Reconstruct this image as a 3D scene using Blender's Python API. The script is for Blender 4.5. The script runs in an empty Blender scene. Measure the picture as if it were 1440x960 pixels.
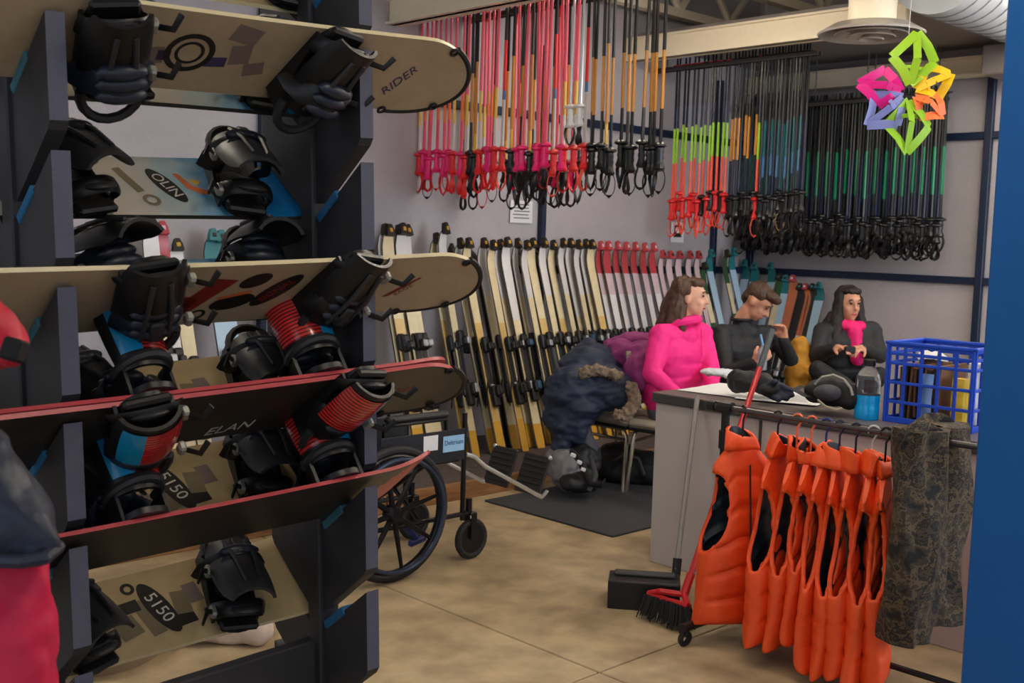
import bpy, bmesh, math, random
import numpy as np
from mathutils import Vector, Matrix, Euler, noise
random.seed(7)
sc = bpy.context.scene
col = sc.collection
PI = math.pi
R = math.radians

# ------------------------------------------------------------------ camera
FPX, CAMZ = 1560.0, 1.55
AZ, PITCH, ROLL = R(46.0), R(5.3), R(1.7)
fw = Vector((math.cos(AZ)*math.cos(PITCH), math.sin(AZ)*math.cos(PITCH), -math.sin(PITCH)))
r0 = Vector((math.sin(AZ), -math.cos(AZ), 0))
u0 = r0.cross(fw)
cr = r0*math.cos(ROLL) + u0*math.sin(ROLL)
cu = u0*math.cos(ROLL) - r0*math.sin(ROLL)
CAM = Vector((0, 0, CAMZ))
cd = bpy.data.cameras.new('camera')
cd.sensor_width = 36.0
cd.lens = FPX/1440*36.0
cd.clip_start = 0.05
cam = bpy.data.objects.new('camera', cd)
col.objects.link(cam)
cam.matrix_world = Matrix(((cr.x, cu.x, -fw.x, 0), (cr.y, cu.y, -fw.y, 0), (cr.z, cu.z, -fw.z, CAMZ), (0, 0, 0, 1)))
cd.dof.use_dof = True
cd.dof.focus_distance = 3.6
cd.dof.aperture_fstop = 7.0
sc.camera = cam

# ------------------------------------------------------------------ world, exposure
wd = bpy.data.worlds.new('world'); sc.world = wd; wd.use_nodes = True
wb = wd.node_tree.nodes['Background']
wb.inputs[0].default_value = (0.80, 0.88, 1.0, 1); wb.inputs[1].default_value = 0.6
sc.view_settings.view_transform = 'Standard'; sc.view_settings.look = 'None'
sc.view_settings.gamma = 1.0; sc.view_settings.use_curve_mapping = False
sc.view_settings.exposure = 0.3
LAMP = 36.0          # strength of the ceiling lamps

# daylight through the shop windows on the right of the camera
ld = bpy.data.lights.new('window_daylight', 'AREA'); ld.shape = 'RECTANGLE'
ld.size, ld.size_y = 3.0, 2.0; ld.energy = 150; ld.color = (0.80, 0.87, 1.0)
lo = bpy.data.objects.new('window_daylight', ld); col.objects.link(lo)
lo.location = (6.0, -3.2, 2.0); lo.rotation_euler = (R(80), 0, 0)

# ------------------------------------------------------------------ helpers
def ray(px, py):
    return fw + cr*((px-720)/FPX) + cu*((480-py)/FPX)
def at_z(px, py, z):
    d = ray(px, py); return CAM + d*((z-CAMZ)/d.z)
def at_y(px, py, y):
    d = ray(px, py); return CAM + d*(y/d.y)
def at_x(px, py, x):
    d = ray(px, py); return CAM + d*(x/d.x)
def at_d(px, py, depth):
    return CAM + ray(px, py)*depth
def col_y(px, y, z):           # point on the plane Y=y at height z seen in column px
    py = 350
    for _ in range(8):
        p = at_y(px, py, y); e = p.z-z
        py += e*FPX/max(0.5, (p-CAM).dot(fw))
    return at_y(px, py, y)
def col_x(px, x, z):
    py = 350
    for _ in range(8):
        p = at_x(px, py, x); e = p.z-z
        py += e*FPX/max(0.5, (p-CAM).dot(fw))
    return at_x(px, py, x)

def lin(c):
    return tuple(((v/255/12.92) if v/255 <= 0.04045 else ((v/255+0.055)/1.055)**2.4) for v in c) + (1.0,)

MATS = {}
def mat(name, rgb, rough=0.6, metal=0.0, var=0.12, scale=30.0, bump=0.0, bscale=80.0, emis=None, estr=0.0, trans=0.0, alpha=1.0, ior=1.45, coat=0.0, detail=3.0):
    if name in MATS: return MATS[name]
    m = bpy.data.materials.new(name); m.use_nodes = True
    nt = m.node_tree; n = nt.nodes; l = nt.links
    b = n['Principled BSDF']
    b.inputs['Roughness'].default_value = rough
    b.inputs['Metallic'].default_value = metal
    b.inputs['IOR'].default_value = ior
    if coat: b.inputs['Coat Weight'].default_value = coat
    c = lin(rgb)
    b.inputs['Base Color'].default_value = c
    tc = n.new('ShaderNodeTexCoord')
    if var > 0:
        tx = n.new('ShaderNodeTexNoise'); tx.inputs['Scale'].default_value = scale; tx.inputs['Detail'].default_value = detail
        mx = n.new('ShaderNodeMix'); mx.data_type = 'RGBA'
        mx.inputs[6].default_value = tuple(v*(1-var) for v in c[:3])+(1,)
        mx.inputs[7].default_value = tuple(min(1, v*(1+var)) for v in c[:3])+(1,)
        l.new(tc.outputs['Object'], tx.inputs['Vector'])
        l.new(tx.outputs['Fac'], mx.inputs[0]); l.new(mx.outputs[2], b.inputs['Base Color'])
    if bump > 0:
        t2 = n.new('ShaderNodeTexNoise'); t2.inputs['Scale'].default_value = bscale; t2.inputs['Detail'].default_value = 4
        bp = n.new('ShaderNodeBump'); bp.inputs['Strength'].default_value = bump; bp.inputs['Distance'].default_value = 0.01
        l.new(tc.outputs['Object'], t2.inputs['Vector']); l.new(t2.outputs['Fac'], bp.inputs['Height']); l.new(bp.outputs['Normal'], b.inputs['Normal'])
    if emis:
        b.inputs['Emission Color'].default_value = lin(emis); b.inputs['Emission Strength'].default_value = estr
    if trans: b.inputs['Transmission Weight'].default_value = trans
    if alpha < 1: b.inputs['Alpha'].default_value = alpha
    MATS[name] = m
    return m

def ramp_mat(name, stops, scale, rough=0.7, detail=4.0, stretch=(1, 1, 1), bump=0.0, second=None, kind='noise', metal=0.0):
    """noise driven colour ramp; stops [(pos, rgb)]"""
    if name in MATS: return MATS[name]
    m = bpy.data.materials.new(name); m.use_nodes = True
    nt = m.node_tree; n = nt.nodes; l = nt.links; b = n['Principled BSDF']
    b.inputs['Roughness'].default_value = rough; b.inputs['Metallic'].default_value = metal
    tc = n.new('ShaderNodeTexCoord'); mp = n.new('ShaderNodeMapping'); mp.inputs['Scale'].default_value = stretch
    l.new(tc.outputs['Object'], mp.inputs['Vector'])
    tx = n.new('ShaderNodeTexNoise'); tx.inputs['Scale'].default_value = scale; tx.inputs['Detail'].default_value = detail
    tx.inputs['Roughness'].default_value = 0.65
    l.new(mp.outputs['Vector'], tx.inputs['Vector'])
    rp = n.new('ShaderNodeValToRGB'); e = rp.color_ramp.elements
    e[0].position, e[0].color = stops[0][0], lin(stops[0][1])
    e[1].position, e[1].color = stops[-1][0], lin(stops[-1][1])
    for p, c in stops[1:-1]:
        k = e.new(p); k.color = lin(c)
    if kind == 'step': rp.color_ramp.interpolation = 'CONSTANT'
    l.new(tx.outputs['Fac'], rp.inputs['Fac'])
    out = rp.outputs['Color']
    if second:     # (scale, low, high) multiply by a finer noise
        t2 = n.new('ShaderNodeTexNoise'); t2.inputs['Scale'].default_value = second[0]; t2.inputs['Detail'].default_value = 6
        l.new(mp.outputs['Vector'], t2.inputs['Vector'])
        r2 = n.new('ShaderNodeMapRange'); r2.inputs[1].default_value = 0.3; r2.inputs[2].default_value = 0.7
        r2.inputs[3].default_value = second[1]; r2.inputs[4].default_value = second[2]
        l.new(t2.outputs['Fac'], r2.inputs[0])
        mx = n.new('ShaderNodeMix'); mx.data_type = 'RGBA'; mx.blend_type = 'MULTIPLY'; mx.inputs[0].default_value = 1
        l.new(out, mx.inputs[6]); l.new(r2.outputs[0], mx.inputs[7]); out = mx.outputs[2]
    l.new(out, b.inputs['Base Color'])
    if bump:
        bp = n.new('ShaderNodeBump'); bp.inputs['Strength'].default_value = bump; bp.inputs['Distance'].default_value = 0.01
        l.new(tx.outputs['Fac'], bp.inputs['Height']); l.new(bp.outputs['Normal'], b.inputs['Normal'])
    MATS[name] = m
    return m

class MB:
    def __init__(s): s.v = []; s.f = []; s.m = []
    def add(s, verts, faces, mi=0, M=None):
        o = len(s.v)
        for p in verts:
            p = Vector(p)
            s.v.append(tuple(M @ p) if M is not None else tuple(p))
        for f in faces:
            s.f.append(tuple(i+o for i in f)); s.m.append(mi)
        return s
    def box(s, c, sz, mi=0, rot=None, bev=0.0, M=None):
        hx, hy, hz = sz[0]/2, sz[1]/2, sz[2]/2
        T = Matrix.Translation(c)
        if rot is not None: T = T @ (rot.to_4x4() if isinstance(rot, Matrix) else Euler(rot).to_matrix().to_4x4())
        if M is not None: T = M @ T
        b = min(bev, hx*0.95, hy*0.95, hz*0.95)
        if b <= 0:
            vs = [(x*hx, y*hy, z*hz) for z in (-1, 1) for y in (-1, 1) for x in (-1, 1)]
            fs = [(0, 2, 3, 1), (4, 5, 7, 6), (0, 1, 5, 4), (2, 6, 7, 3), (0, 4, 6, 2), (1, 3, 7, 5)]
            return s.add(vs, fs, mi, T)
        vs = []; idx = {}
        for x in (-1, 1):
            for y in (-1, 1):
                for z in (-1, 1):
                    for a in range(3):
                        p = [x*(hx-b), y*(hy-b), z*(hz-b)]
                        p[a] = (x*hx, y*hy, z*hz)[a]
                        idx[(x, y, z, a)] = len(vs); vs.append(p)
        fs = []
        for a in range(3):
            o = [k for k in range(3) if k != a]
            for sg in (-1, 1):
                q = []
                for (i, j) in ((-1, -1), (1, -1), (1, 1), (-1, 1)):
                    k = [0, 0, 0]; k[a] = sg; k[o[0]] = i; k[o[1]] = j
                    q.append(idx[(k[0], k[1], k[2], a)])
                fs.append(tuple(q))
        for a in range(3):     # edges parallel to a
            o = [k for k in range(3) if k != a]
            for i in (-1, 1):
                for j in (-1, 1):
                    def K(sg, w):
                        k = [0, 0, 0]; k[a] = sg; k[o[0]] = i; k[o[1]] = j
                        return idx[(k[0], k[1], k[2], w)]
                    fs.append((K(-1, o[0]), K(1, o[0]), K(1, o[1]), K(-1, o[1])))
        for x in (-1, 1):
            for y in (-1, 1):
                for z in (-1, 1):
                    fs.append(tuple(idx[(x, y, z, a)] for a in range(3)))
        return s.add(vs, fs, mi, T)
    def tube(s, pts, r, n=8, closed=False, mi=0, M=None, flat=None):
        """round tube along points; r a number or a list; flat=(normal, w, t) makes a strap section"""
        pts = [Vector(p) for p in pts]; N = len(pts)
        rs = r if isinstance(r, (list, tuple)) else [r]*N
        tang = []
        for i in range(N):
            if closed: t = pts[(i+1) % N]-pts[i-1]
            else: t = pts[min(i+1, N-1)]-pts[max(i-1, 0)]
            tang.append(t.normalized() if t.length > 1e-9 else Vector((0, 0, 1)))
        t0 = tang[0]
        a = Vector((0, 0, 1)) if abs(t0.z) < 0.9 else Vector((1, 0, 0))
        nv = (a-t0*a.dot(t0)).normalized()
        vs = []
        for i in range(N):
            t = tang[i]; nv = (nv-t*nv.dot(t))
            nv = nv.normalized() if nv.length > 1e-6 else t.orthogonal().normalized()
            bv = t.cross(nv)
            for k in range(n):
                ang = 2*PI*k/n
                if flat:
                    f0 = Vector(flat[0]); f0 = (f0-t*f0.dot(t)).normalized(); g0 = t.cross(f0)
                    q = (f0*(math.cos(ang))*flat[2]+g0*(math.sin(ang))*flat[1])
                    vs.append(pts[i]+q*rs[i])
                else:
                    vs.append(pts[i]+(nv*math.cos(ang)+bv*math.sin(ang))*rs[i])
        fs = []
        for i in range(N if closed else N-1):
            j = (i+1) % N
            for k in range(n):
                k2 = (k+1) % n
                fs.append((i*n+k, i*n+k2, j*n+k2, j*n+k))
        if not closed:
            fs.append(tuple(range(n-1, -1, -1))); fs.append(tuple((N-1)*n+k for k in range(n)))
        return s.add(vs, fs, mi, M)
    def lathe(s, prof, n=16, mi=0, M=None, cap=True):
        vs = []; fs = []
        for (r, z) in prof:
            for k in range(n):
                a = 2*PI*k/n; vs.append((r*math.cos(a), r*math.sin(a), z))
        for i in range(len(prof)-1):
            for k in range(n):
                k2 = (k+1) % n; fs.append((i*n+k, i*n+k2, (i+1)*n+k2, (i+1)*n+k))
        if cap:
            fs.append(tuple(range(n-1, -1, -1))); fs.append(tuple((len(prof)-1)*n+k for k in range(n)))
        return s.add(vs, fs, mi, M)
    def prism(s, poly, h, mi=0, M=None):
        """2D polygon (x,y) extruded from z=0 to z=h"""
        n = len(poly)
        vs = [(p[0], p[1], 0) for p in poly]+[(p[0], p[1], h) for p in poly]
        fs = [tuple(range(n-1, -1, -1)), tuple(range(n, 2*n))]
        for k in range(n):
            k2 = (k+1) % n; fs.append((k, k2, n+k2, n+k))
        return s.add(vs, fs, mi, M)
    def loft(s, rings, mi=0, M=None, caps=True, closed=True):
        n = len(rings[0]); vs = [p for r in rings for p in r]; fs = []
        for i in range(len(rings)-1):
            for k in range(n if closed else n-1):
                k2 = (k+1) % n; fs.append((i*n+k, i*n+k2, (i+1)*n+k2, (i+1)*n+k))
        if caps and closed:
            fs.append(tuple(range(n-1, -1, -1))); fs.append(tuple((len(rings)-1)*n+k for k in range(n)))
        return s.add(vs, fs, mi, M)
    def ell(s, c, r, mi=0, M=None, nu=12, nv=8, rot=None):
        prof = []
        vs = []; fs = []
        for i in range(nv+1):
            th = PI*i/nv
            for k in range(nu):
                ph = 2*PI*k/nu
                vs.append((math.sin(th)*math.cos(ph)*r[0], math.sin(th)*math.sin(ph)*r[1], -math.cos(th)*r[2]))
        for i in range(nv):
            for k in range(nu):
                k2 = (k+1) % nu; fs.append((i*nu+k, i*nu+k2, (i+1)*nu+k2, (i+1)*nu+k))
        T = Matrix.Translation(c)
        if rot is not None: T = T @ Euler(rot).to_matrix().to_4x4()
        if M is not None: T = M @ T
        return s.add(vs, fs, mi, T)
    def mesh(s, name, mats, smooth=True, angle=35, weld=True):
        me = bpy.data.meshes.new(name)
        me.from_pydata(s.v, [], s.f)
        for m in (mats if isinstance(mats, (list, tuple)) else [mats]): me.materials.append(m)
        me.polygons.foreach_set('material_index', s.m)
        bm = bmesh.new(); bm.from_mesh(me)
        if weld: bmesh.ops.remove_doubles(bm, verts=bm.verts, dist=1e-5)
        bmesh.ops.recalc_face_normals(bm, faces=bm.faces)
        bm.to_mesh(me); bm.free()
        if smooth:
            me.shade_smooth(); me.set_sharp_from_angle(angle=R(angle))
        me.update()
        return me

def obj(name, mb, mats, parent=None, smooth=True, angle=35, M=None):
    me = mb.mesh(name, mats, smooth, angle) if isinstance(mb, MB) else mb
    o = bpy.data.objects.new(name, me); col.objects.link(o)
    if parent is not None: o.parent = parent
    if M is not None: o.matrix_local = M
    return o
def tag(o, label, cat, group=None):
    o['label'] = label; o['category'] = cat
    if group: o['group'] = group
    return o
def thing(name, label, cat, loc=(0, 0, 0), rotz=0.0, group=None, M=None):
    o = bpy.data.objects.new(name, None); col.objects.link(o)
    o.empty_display_size = 0.05
    if M is not None: o.matrix_world = M
    else: o.location = loc; o.rotation_euler = (0, 0, rotz)
    return tag(o, label, cat, group)
def struct(name, mb, m, label=None, cat=None, smooth=False):
    o = obj(name, mb, m, None, smooth); o['kind'] = 'structure'
    if label: o['label'] = label
    if cat: o['category'] = cat
    return o
def dup(root, label, M=None, loc=None, rotz=0.0, group=None):
    r = root.copy(); col.objects.link(r)
    if M is not None: r.matrix_world = M
    elif loc is not None: r.location = loc; r.rotation_euler = (0, 0, rotz)
    r['label'] = label
    if group: r['group'] = group
    for ch in list(root.children):
        c = ch.copy(); col.objects.link(c); c.parent = r
        for g in list(ch.children):
            d = g.copy(); col.objects.link(d); d.parent = c
    return r
def frame(o, x, y, z):
    x, y, z, o = Vector(x), Vector(y), Vector(z), Vector(o)
    return Matrix(((x.x, y.x, z.x, o.x), (x.y, y.y, z.y, o.y), (x.z, y.z, z.z, o.z), (0, 0, 0, 1)))
def textmesh(txt, size, m, name='lettering', ext=0.0004, shear=0.0, align='CENTER'):
    cu_ = bpy.data.curves.new(name, 'FONT'); cu_.body = txt; cu_.size = size; cu_.extrude = ext; cu_.shear = shear
    cu_.align_x = align; cu_.align_y = 'CENTER'; cu_.resolution_u = 3
    o = bpy.data.objects.new(name, cu_); col.objects.link(o)
    dg = bpy.context.evaluated_depsgraph_get()
    me = bpy.data.meshes.new_from_object(o.evaluated_get(dg))
    bpy.data.objects.remove(o); bpy.data.curves.remove(cu_)
    me.materials.clear(); me.materials.append(m); me.name = name
    return me
ORD = ['first', 'second', 'third', 'fourth', 'fifth', 'sixth', 'seventh', 'eighth', 'ninth', 'tenth', 'eleventh', 'twelfth']
def nth(i):
    if i < 12: return ORD[i]
    k = i+1
    return '%d%s' % (k, 'th' if 10 <= k % 100 <= 20 else {1: 'st', 2: 'nd', 3: 'rd'}.get(k % 10, 'th'))

# soft bodies: union of capsules / ellipsoids, remeshed to one continuous skin
def caps(p0, p1, r0_, r1_=None, m=0): return ('c', Vector(p0), Vector(p1), r0_, r0_ if r1_ is None else r1_, m)
def elp(c, r, m=0, rot=(0, 0, 0)): return ('e', Vector(c), Vector(r), Euler(rot).to_matrix(), None, m)
def blob(name, prims, mats, voxel=0.01, parent=None, smooth=4, wr=0.0, wscale=10.0, wstretch=(1, 1, 1), M=None, dec=None):
    mb = MB()
    for p in prims:
        if p[0] == 'c':
            d = p[2]-p[1]; L = d.length
            if L < 1e-6: d = Vector((0, 0, 1)); L = 1e-6
            q = d.to_track_quat('Z', 'Y').to_matrix().to_4x4()
            prof = []
            for k in range(6): a = -PI/2+PI/2*k/5; prof.append((max(1e-4, p[3]*math.cos(a)), p[3]*math.sin(a)))
            for k in range(6): a = PI/2*k/5; prof.append((max(1e-4, p[4]*math.cos(a)), L+p[4]*math.sin(a)))
            mb.lathe(prof, 14, 0, Matrix.Translation(p[1]) @ q)
        else:
            mb.ell(p[1], p[2], 0, None, 18, 12, p[3].to_euler())
    me0 = mb.mesh(name+'_src', mats[0], False)
    o = bpy.data.objects.new(name, me0); col.objects.link(o)
    rm = o.modifiers.new('r', 'REMESH'); rm.mode = 'VOXEL'; rm.voxel_size = voxel
    if smooth:
        sm = o.modifiers.new('s', 'SMOOTH'); sm.iterations = smooth; sm.factor = 0.5
    if dec:
        dm = o.modifiers.new('d', 'DECIMATE'); dm.ratio = dec
    dg = bpy.context.evaluated_depsgraph_get()
    me = bpy.data.meshes.new_from_object(o.evaluated_get(dg))
    bpy.data.objects.remove(o); bpy.data.meshes.remove(me0)
    me.name = name; me.materials.clear()
    for m in mats: me.materials.append(m)
    nv = len(me.vertices); co = np.empty(nv*3, 'f'); me.vertices.foreach_get('co', co); co = co.reshape(-1, 3)
    if wr > 0:
        nr = np.empty(nv*3, 'f'); me.vertices.foreach_get('normal', nr); nr = nr.reshape(-1, 3)
        d = np.array([noise.noise((c[0]*wscale*wstretch[0], c[1]*wscale*wstretch[1], c[2]*wscale*wstretch[2])) +
                      0.5*noise.noise((c[0]*wscale*2.3*wstretch[0]+5, c[1]*wscale*2.3*wstretch[1], c[2]*wscale*2.3*wstretch[2])) for c in co])
        co2 = (co+nr*(d*wr)[:, None]).astype('f'); me.vertices.foreach_set('co', co2.ravel())
    if len(mats) > 1:
        nf = len(me.polygons); fc = np.empty(nf*3, 'f'); me.polygons.foreach_get('center', fc); fc = fc.reshape(-1, 3)
        best = np.full(nf, 1e9); mi = np.zeros(nf, 'i')
        for p in prims:
            if p[0] == 'c':
                a = np.array(p[1]); b = np.array(p[2]); ab = b-a; L2 = max(1e-9, ab.dot(ab))
                t = np.clip(((fc-a) @ ab)/L2, 0, 1)
                d = np.linalg.norm(fc-(a+t[:, None]*ab), axis=1)-(p[3]*(1-t)+p[4]*t)
            else:
                Mi = np.array(p[3].transposed()); q = (fc-np.array(p[1])) @ Mi.T/np.array(p[2])
                d = (np.linalg.norm(q, axis=1)-1)*min(p[2])
            k = d < best; best[k] = d[k]; mi[k] = p[5]
        me.polygons.foreach_set('material_index', mi)
    me.shade_smooth(); me.update()
    o = bpy.data.objects.new(name, me); col.objects.link(o)
    if parent is not None: o.parent = parent
    if M is not None: o.matrix_local = M
    return o
# ------------------------------------------------------------------ materials of the setting
m_wall = ramp_mat('wall_paint', [(0.3, (166, 161, 166)), (0.7, (180, 175, 179))], 1.5, 0.55, second=(40, 0.96, 1.03))
m_conc = ramp_mat('concrete', [(0.30, (146, 126, 94)), (0.45, (174, 152, 118)), (0.6, (188, 167, 132)), (0.75, (200, 182, 150))], 1.9, 0.55, 8.0, bump=0.05, second=(6, 0.66, 1.10))
m_joint = mat('concrete_joint', (84, 72, 58), 0.9)
m_trim = mat('navy_channel', (22, 36, 62), 0.45, 0.1)
m_beam = mat('cream_steel', (240, 230, 204), 0.5, 0.0, 0.05)
m_truss = mat('truss_paint', (224, 214, 192), 0.6, 0.0, 0.06)
m_deck = mat('roof_deck', (150, 140, 112), 0.8, 0.0, 0.1, 2)
m_soffit = mat('soffit_grey', (132, 126, 122), 0.7, 0.0, 0.08, 3)
m_duct = mat('duct_white', (196, 204, 212), 0.4, 0.15, 0.04)
m_ductline = mat('duct_seam', (130, 138, 148), 0.5, 0.2)
m_white = mat('white_paper', (226, 226, 228), 0.7, 0, 0.04)
m_blue = mat('blue_jamb', (0, 88, 160), 0.5, 0, 0.1, 4)
m_greywall = mat('pale_partition', (176, 180, 196), 0.6, 0, 0.05, 3)
m_plat = ramp_mat('platform_carpet', [(0.3, (72, 62, 62)), (0.7, (98, 86, 84))], 20, 0.95)
m_woodedge = ramp_mat('raw_wood_edge', [(0.3, (120, 82, 48)), (0.7, (164, 118, 74))], 6, 0.7, stretch=(1, 8, 8))
m_black = mat('black_plastic', (20, 20, 22), 0.42, 0, 0.15)
m_matte = mat('black_matte', (24, 24, 26), 0.8, 0, 0.2)
m_chrome = mat('chrome', (215, 220, 224), 0.22, 0.7, 0)
m_steel = mat('grey_steel', (140, 140, 142), 0.4, 0.8, 0.05)
m_lamp = mat('lamp_diffuser', (255, 250, 238), 0.5, 0, 0, emis=(255, 243, 224), estr=LAMP)
m_lamphouse = mat('lamp_housing', (225, 225, 220), 0.5)

XW, YW = 8.85, 6.0
# floor: slabs with recessed joints
fl = struct('floor', MB().box((3.0, 1.0, -0.06), (16, 14, 0.1)), m_joint, 'worn tan concrete floor with sawn joints', 'floor')
xs = [-4.05, -0.05, 2.95, 5.95, 10.0]; ys = [-5.0, -2.45, 0.05, 2.55, 5.05, 7.0]
for i in range(4):
    for j in range(5):
        a, b_, c, d = xs[i]+.004, xs[i+1]-.004, ys[j]+.004, ys[j+1]-.004
        obj('slab', MB().box(((a+b_)/2, (c+d)/2, -0.005), (b_-a, d-c, 0.01), bev=0.003), m_conc, fl, False)
# walls
struct('wall_left', MB().box((3.3, YW+0.06, 1.9), (11.3, 0.12, 3.8)), m_wall, 'grey panelled wall behind the long row of skis', 'wall')
struct('wall_right', MB().box((XW+0.06, 0.5, 1.9), (0.12, 11.3, 3.8)), m_wall, 'grey panelled wall behind the black ski poles', 'wall')
n = 0
def trim(mb, label):
    global n
    n += 1
    struct('trim_%d' % n, mb, m_trim, label, 'trim')
for z, nm in ((2.47, 'upper'), (1.32, 'lower')):
    trim(MB().box((3.4, YW-0.02, z), (10.8, 0.04, 0.06), bev=0.005), nm+' navy channel rail along the left wall')
    trim(MB().box((XW-0.02, 0.7, z), (0.04, 10.5, 0.06), bev=0.005), nm+' navy channel rail along the right wall')
for x, nm in ((1.3, 'beyond the snowboard rack'), (3.62, 'seen between the snowboards'), (6.05, 'added out of view to brighten the cream skis'), (8.25, 'beside the green skis')):
    trim(MB().box((x, YW-0.025, 1.5), (0.05, 0.05, 3.0), bev=0.005), 'navy vertical channel on left wall '+nm)
for y, nm in ((5.97, 'in the room corner'), (3.80, 'next to the blue post'), (1.4, 'hidden behind the blue post')):
    trim(MB().box((XW-0.025, y, 1.5), (0.05, 0.06, 3.0), bev=0.005), 'navy vertical channel on right wall '+nm)
# ceiling
struct('ceiling', MB().box((4.0, 1.5, 4.0), (10.5, 10.5, 0.1)), m_deck, 'olive roof deck above the trusses', 'ceiling')
struct('ceiling_soffit', MB().box((5.35, 2.0, 3.34), (1.3, 8.0, 0.1)), m_soffit, 'grey ceiling strip above the pink ski poles', 'ceiling')
struct('ceiling_soffit', MB().box((7.97, 4.85, 3.2), (1.74, 2.3, 0.08)), m_soffit, 'grey ceiling strip above the black ski poles', 'ceiling')
struct('ceiling_soffit', MB().box((2.6, 2.0, 3.5), (3.8, 8.0, 0.1)), m_soffit, 'grey ceiling strip above the snowboard rack', 'ceiling')
def beam(x, z0, h, y0, y1, label):
    mb = MB()
    mb.box((x, (y0+y1)/2, z0+h/2), (0.05, y1-y0, h), bev=0.006)
    mb.box((x+.01, (y0+y1)/2, z0+0.008), (0.13, y1-y0, 0.016)); mb.box((x+.01, (y0+y1)/2, z0+h-0.008), (0.13, y1-y0, 0.016))
    return struct('ceiling_beam', mb, m_beam, label, 'beam')
beam(4.6, 2.93, 0.17, -2, 6, 'cream steel beam in front of the pink ski poles')
beam(7.0, 3.0, 0.18, 3.6, 6, 'cream steel beam left of the round air diffuser')
beam(8.70, 2.92, 0.15, 3.75, 6, 'cream steel beam above the densest black ski poles')
struct('ceiling_box', MB().box((8.55, 3.52, 2.98), (0.4, 0.34, 0.22), bev=0.01), m_soffit, 'grey boxed soffit end beside the blue post', 'soffit')
# open web joists along X above the second beam
for k, y in enumerate((2.9, 3.9, 4.9, 5.8)):
    t = thing('roof_joist', ['open web roof joist above the white duct', 'open web roof joist left of the diffuser stem', 'open web roof joist over the second cream beam', 'open web roof joist against the left wall'][k], 'joist', (0, y, 0), group='open web joists')
    t['kind'] = 'structure'
    for z in (3.42, 3.86):
        obj('chord', MB().box((6.6, 0, z), (4.2, 0.09, 0.07)), m_truss, t, False)
    for i in range(12):
        x0 = 4.6+i*0.35; a, b_ = (3.45, 3.84) if i % 2 == 0 else (3.84, 3.45)
        if 5.7 < x0 < 8.3:
            obj('web', MB().tube([(x0, 0, a), (x0+0.35, 0, b_)], 0.03, 6), m_truss, t)
# white spiral duct and round diffuser
dt = thing('air_duct', 'large white spiral air duct under the ceiling', 'duct', (0, 3.28, 3.34))
mb = MB(); X0, X1, rd = 6.72, 8.84, 0.33
mb.tube([(X0, 0, 0), (X1, 0, 0)], rd, 40)
obj('duct_shell', mb, m_duct, dt)
turns = 15; pts = []
for i in range(turns*32+1):
    a = 2*PI*i/32; pts.append((X0+0.02+(X1-X0-0.04)*i/(turns*32), (rd+.001)*math.cos(a), (rd+.001)*math.sin(a)))
obj('spiral_seam', MB().tube(pts, 0.006, 4), m_ductline, dt)
pd = at_d(1225, 47, 6.9)
df = thing('air_diffuser', 'round ceiling air diffuser of stepped rings on a cream stem', 'diffuser', (pd.x, pd.y, pd.z))
obj('stem', MB().lathe([(0.145, 0.03), (0.145, 0.62)], 28), m_beam, df)
m_diff = mat('diffuser_metal', (176, 172, 166), 0.35, 0.4, 0.05)
obj('outer_cone', MB().lathe([(0.15, 0.06), (0.24, 0.05), (0.325, 0.0), (0.32, -0.012), (0.235, 0.03), (0.15, 0.035)], 40, cap=False), m_diff, df)
for rr, zz in ((0.225, -0.005), (0.15, -0.02), (0.08, -0.035)):
    obj('ring', MB().lathe([(rr-0.06, zz+0.05), (rr, zz), (rr-0.006, zz-0.006), (rr-0.06, zz+0.035)], 36, cap=False), m_diff, df)
obj('centre_cap', MB().lathe([(0.001, -0.03), (0.03, -0.03), (0.03, 0.01)], 20), m_diff, df)
pc = at_y(1077, 12, 4.9); pc.z = 3.37
mb = MB()
for i in range(11):
    c = Vector((0, 0, -0.034*i)); pts = []
    for k in range(10):
        a = 2*PI*k/10; q = Vector((0.009*math.cos(a), 0, 0.022*math.sin(a))) if i % 2 else Vector((0, 0.009*math.cos(a), 0.022*math.sin(a)))
        pts.append(c+q)
    mb.tube(pts, 0.003, 5, True)
tag(obj('chain', mb, m_steel, None, M=Matrix.Translation(pc)), 'short steel chain hanging over the second cream beam', 'chain')
# ceiling lamps
LP = [((1.2, 3.9, 2.95), 'over the snowboard rack'), ((1.6, 0.6, 2.95), 'above the entrance side'), ((3.2, 2.3, 2.95), 'over the open floor'),
      ((5.2, 2.7, 3.1), 'over the coats and chairs'), ((5.6, 4.6, 3.21), 'added out of view to brighten the cream skis'), ((4.2, 0.6, 2.95), 'over the table'), ((7.9, 2.5, 3.0), 'beyond the white duct'), ((7.9, 0.6, 3.0), 'behind the blue post'), ((6.5, 2.1, 3.22), 'added out of view to light the open web joists')]  # skis and joists lamps are added, unseen, to brighten skis, beam and trusses
for p, w in LP:
    t = thing('ceiling_lamp', 'long fluorescent ceiling lamp '+w, 'lamp', p, group='fluorescent ceiling lamps')
    obj('housing', MB().box((0, 0, 0.03), (0.07, 1.25, 0.05), bev=0.01), m_lamphouse, t)
    for sx in (-1, 1): obj('tube_lamp', MB().tube([(sx*0.075, -0.6, -0.01), (sx*0.075, 0.6, -0.01)], 0.02, 10), m_lamp, t)
    for sy in (-1, 1):
        obj('end_cap', MB().box((0, sy*0.61, 0.0), (0.2, 0.02, 0.05), bev=0.005), m_lamphouse, t)
        obj('drop_rod', MB().tube([(0, sy*0.4, 0.05), (0, sy*0.4, (3.29 if p[0] > 5 else 3.45)-p[2])], 0.006, 6), m_lamphouse, t)
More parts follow.
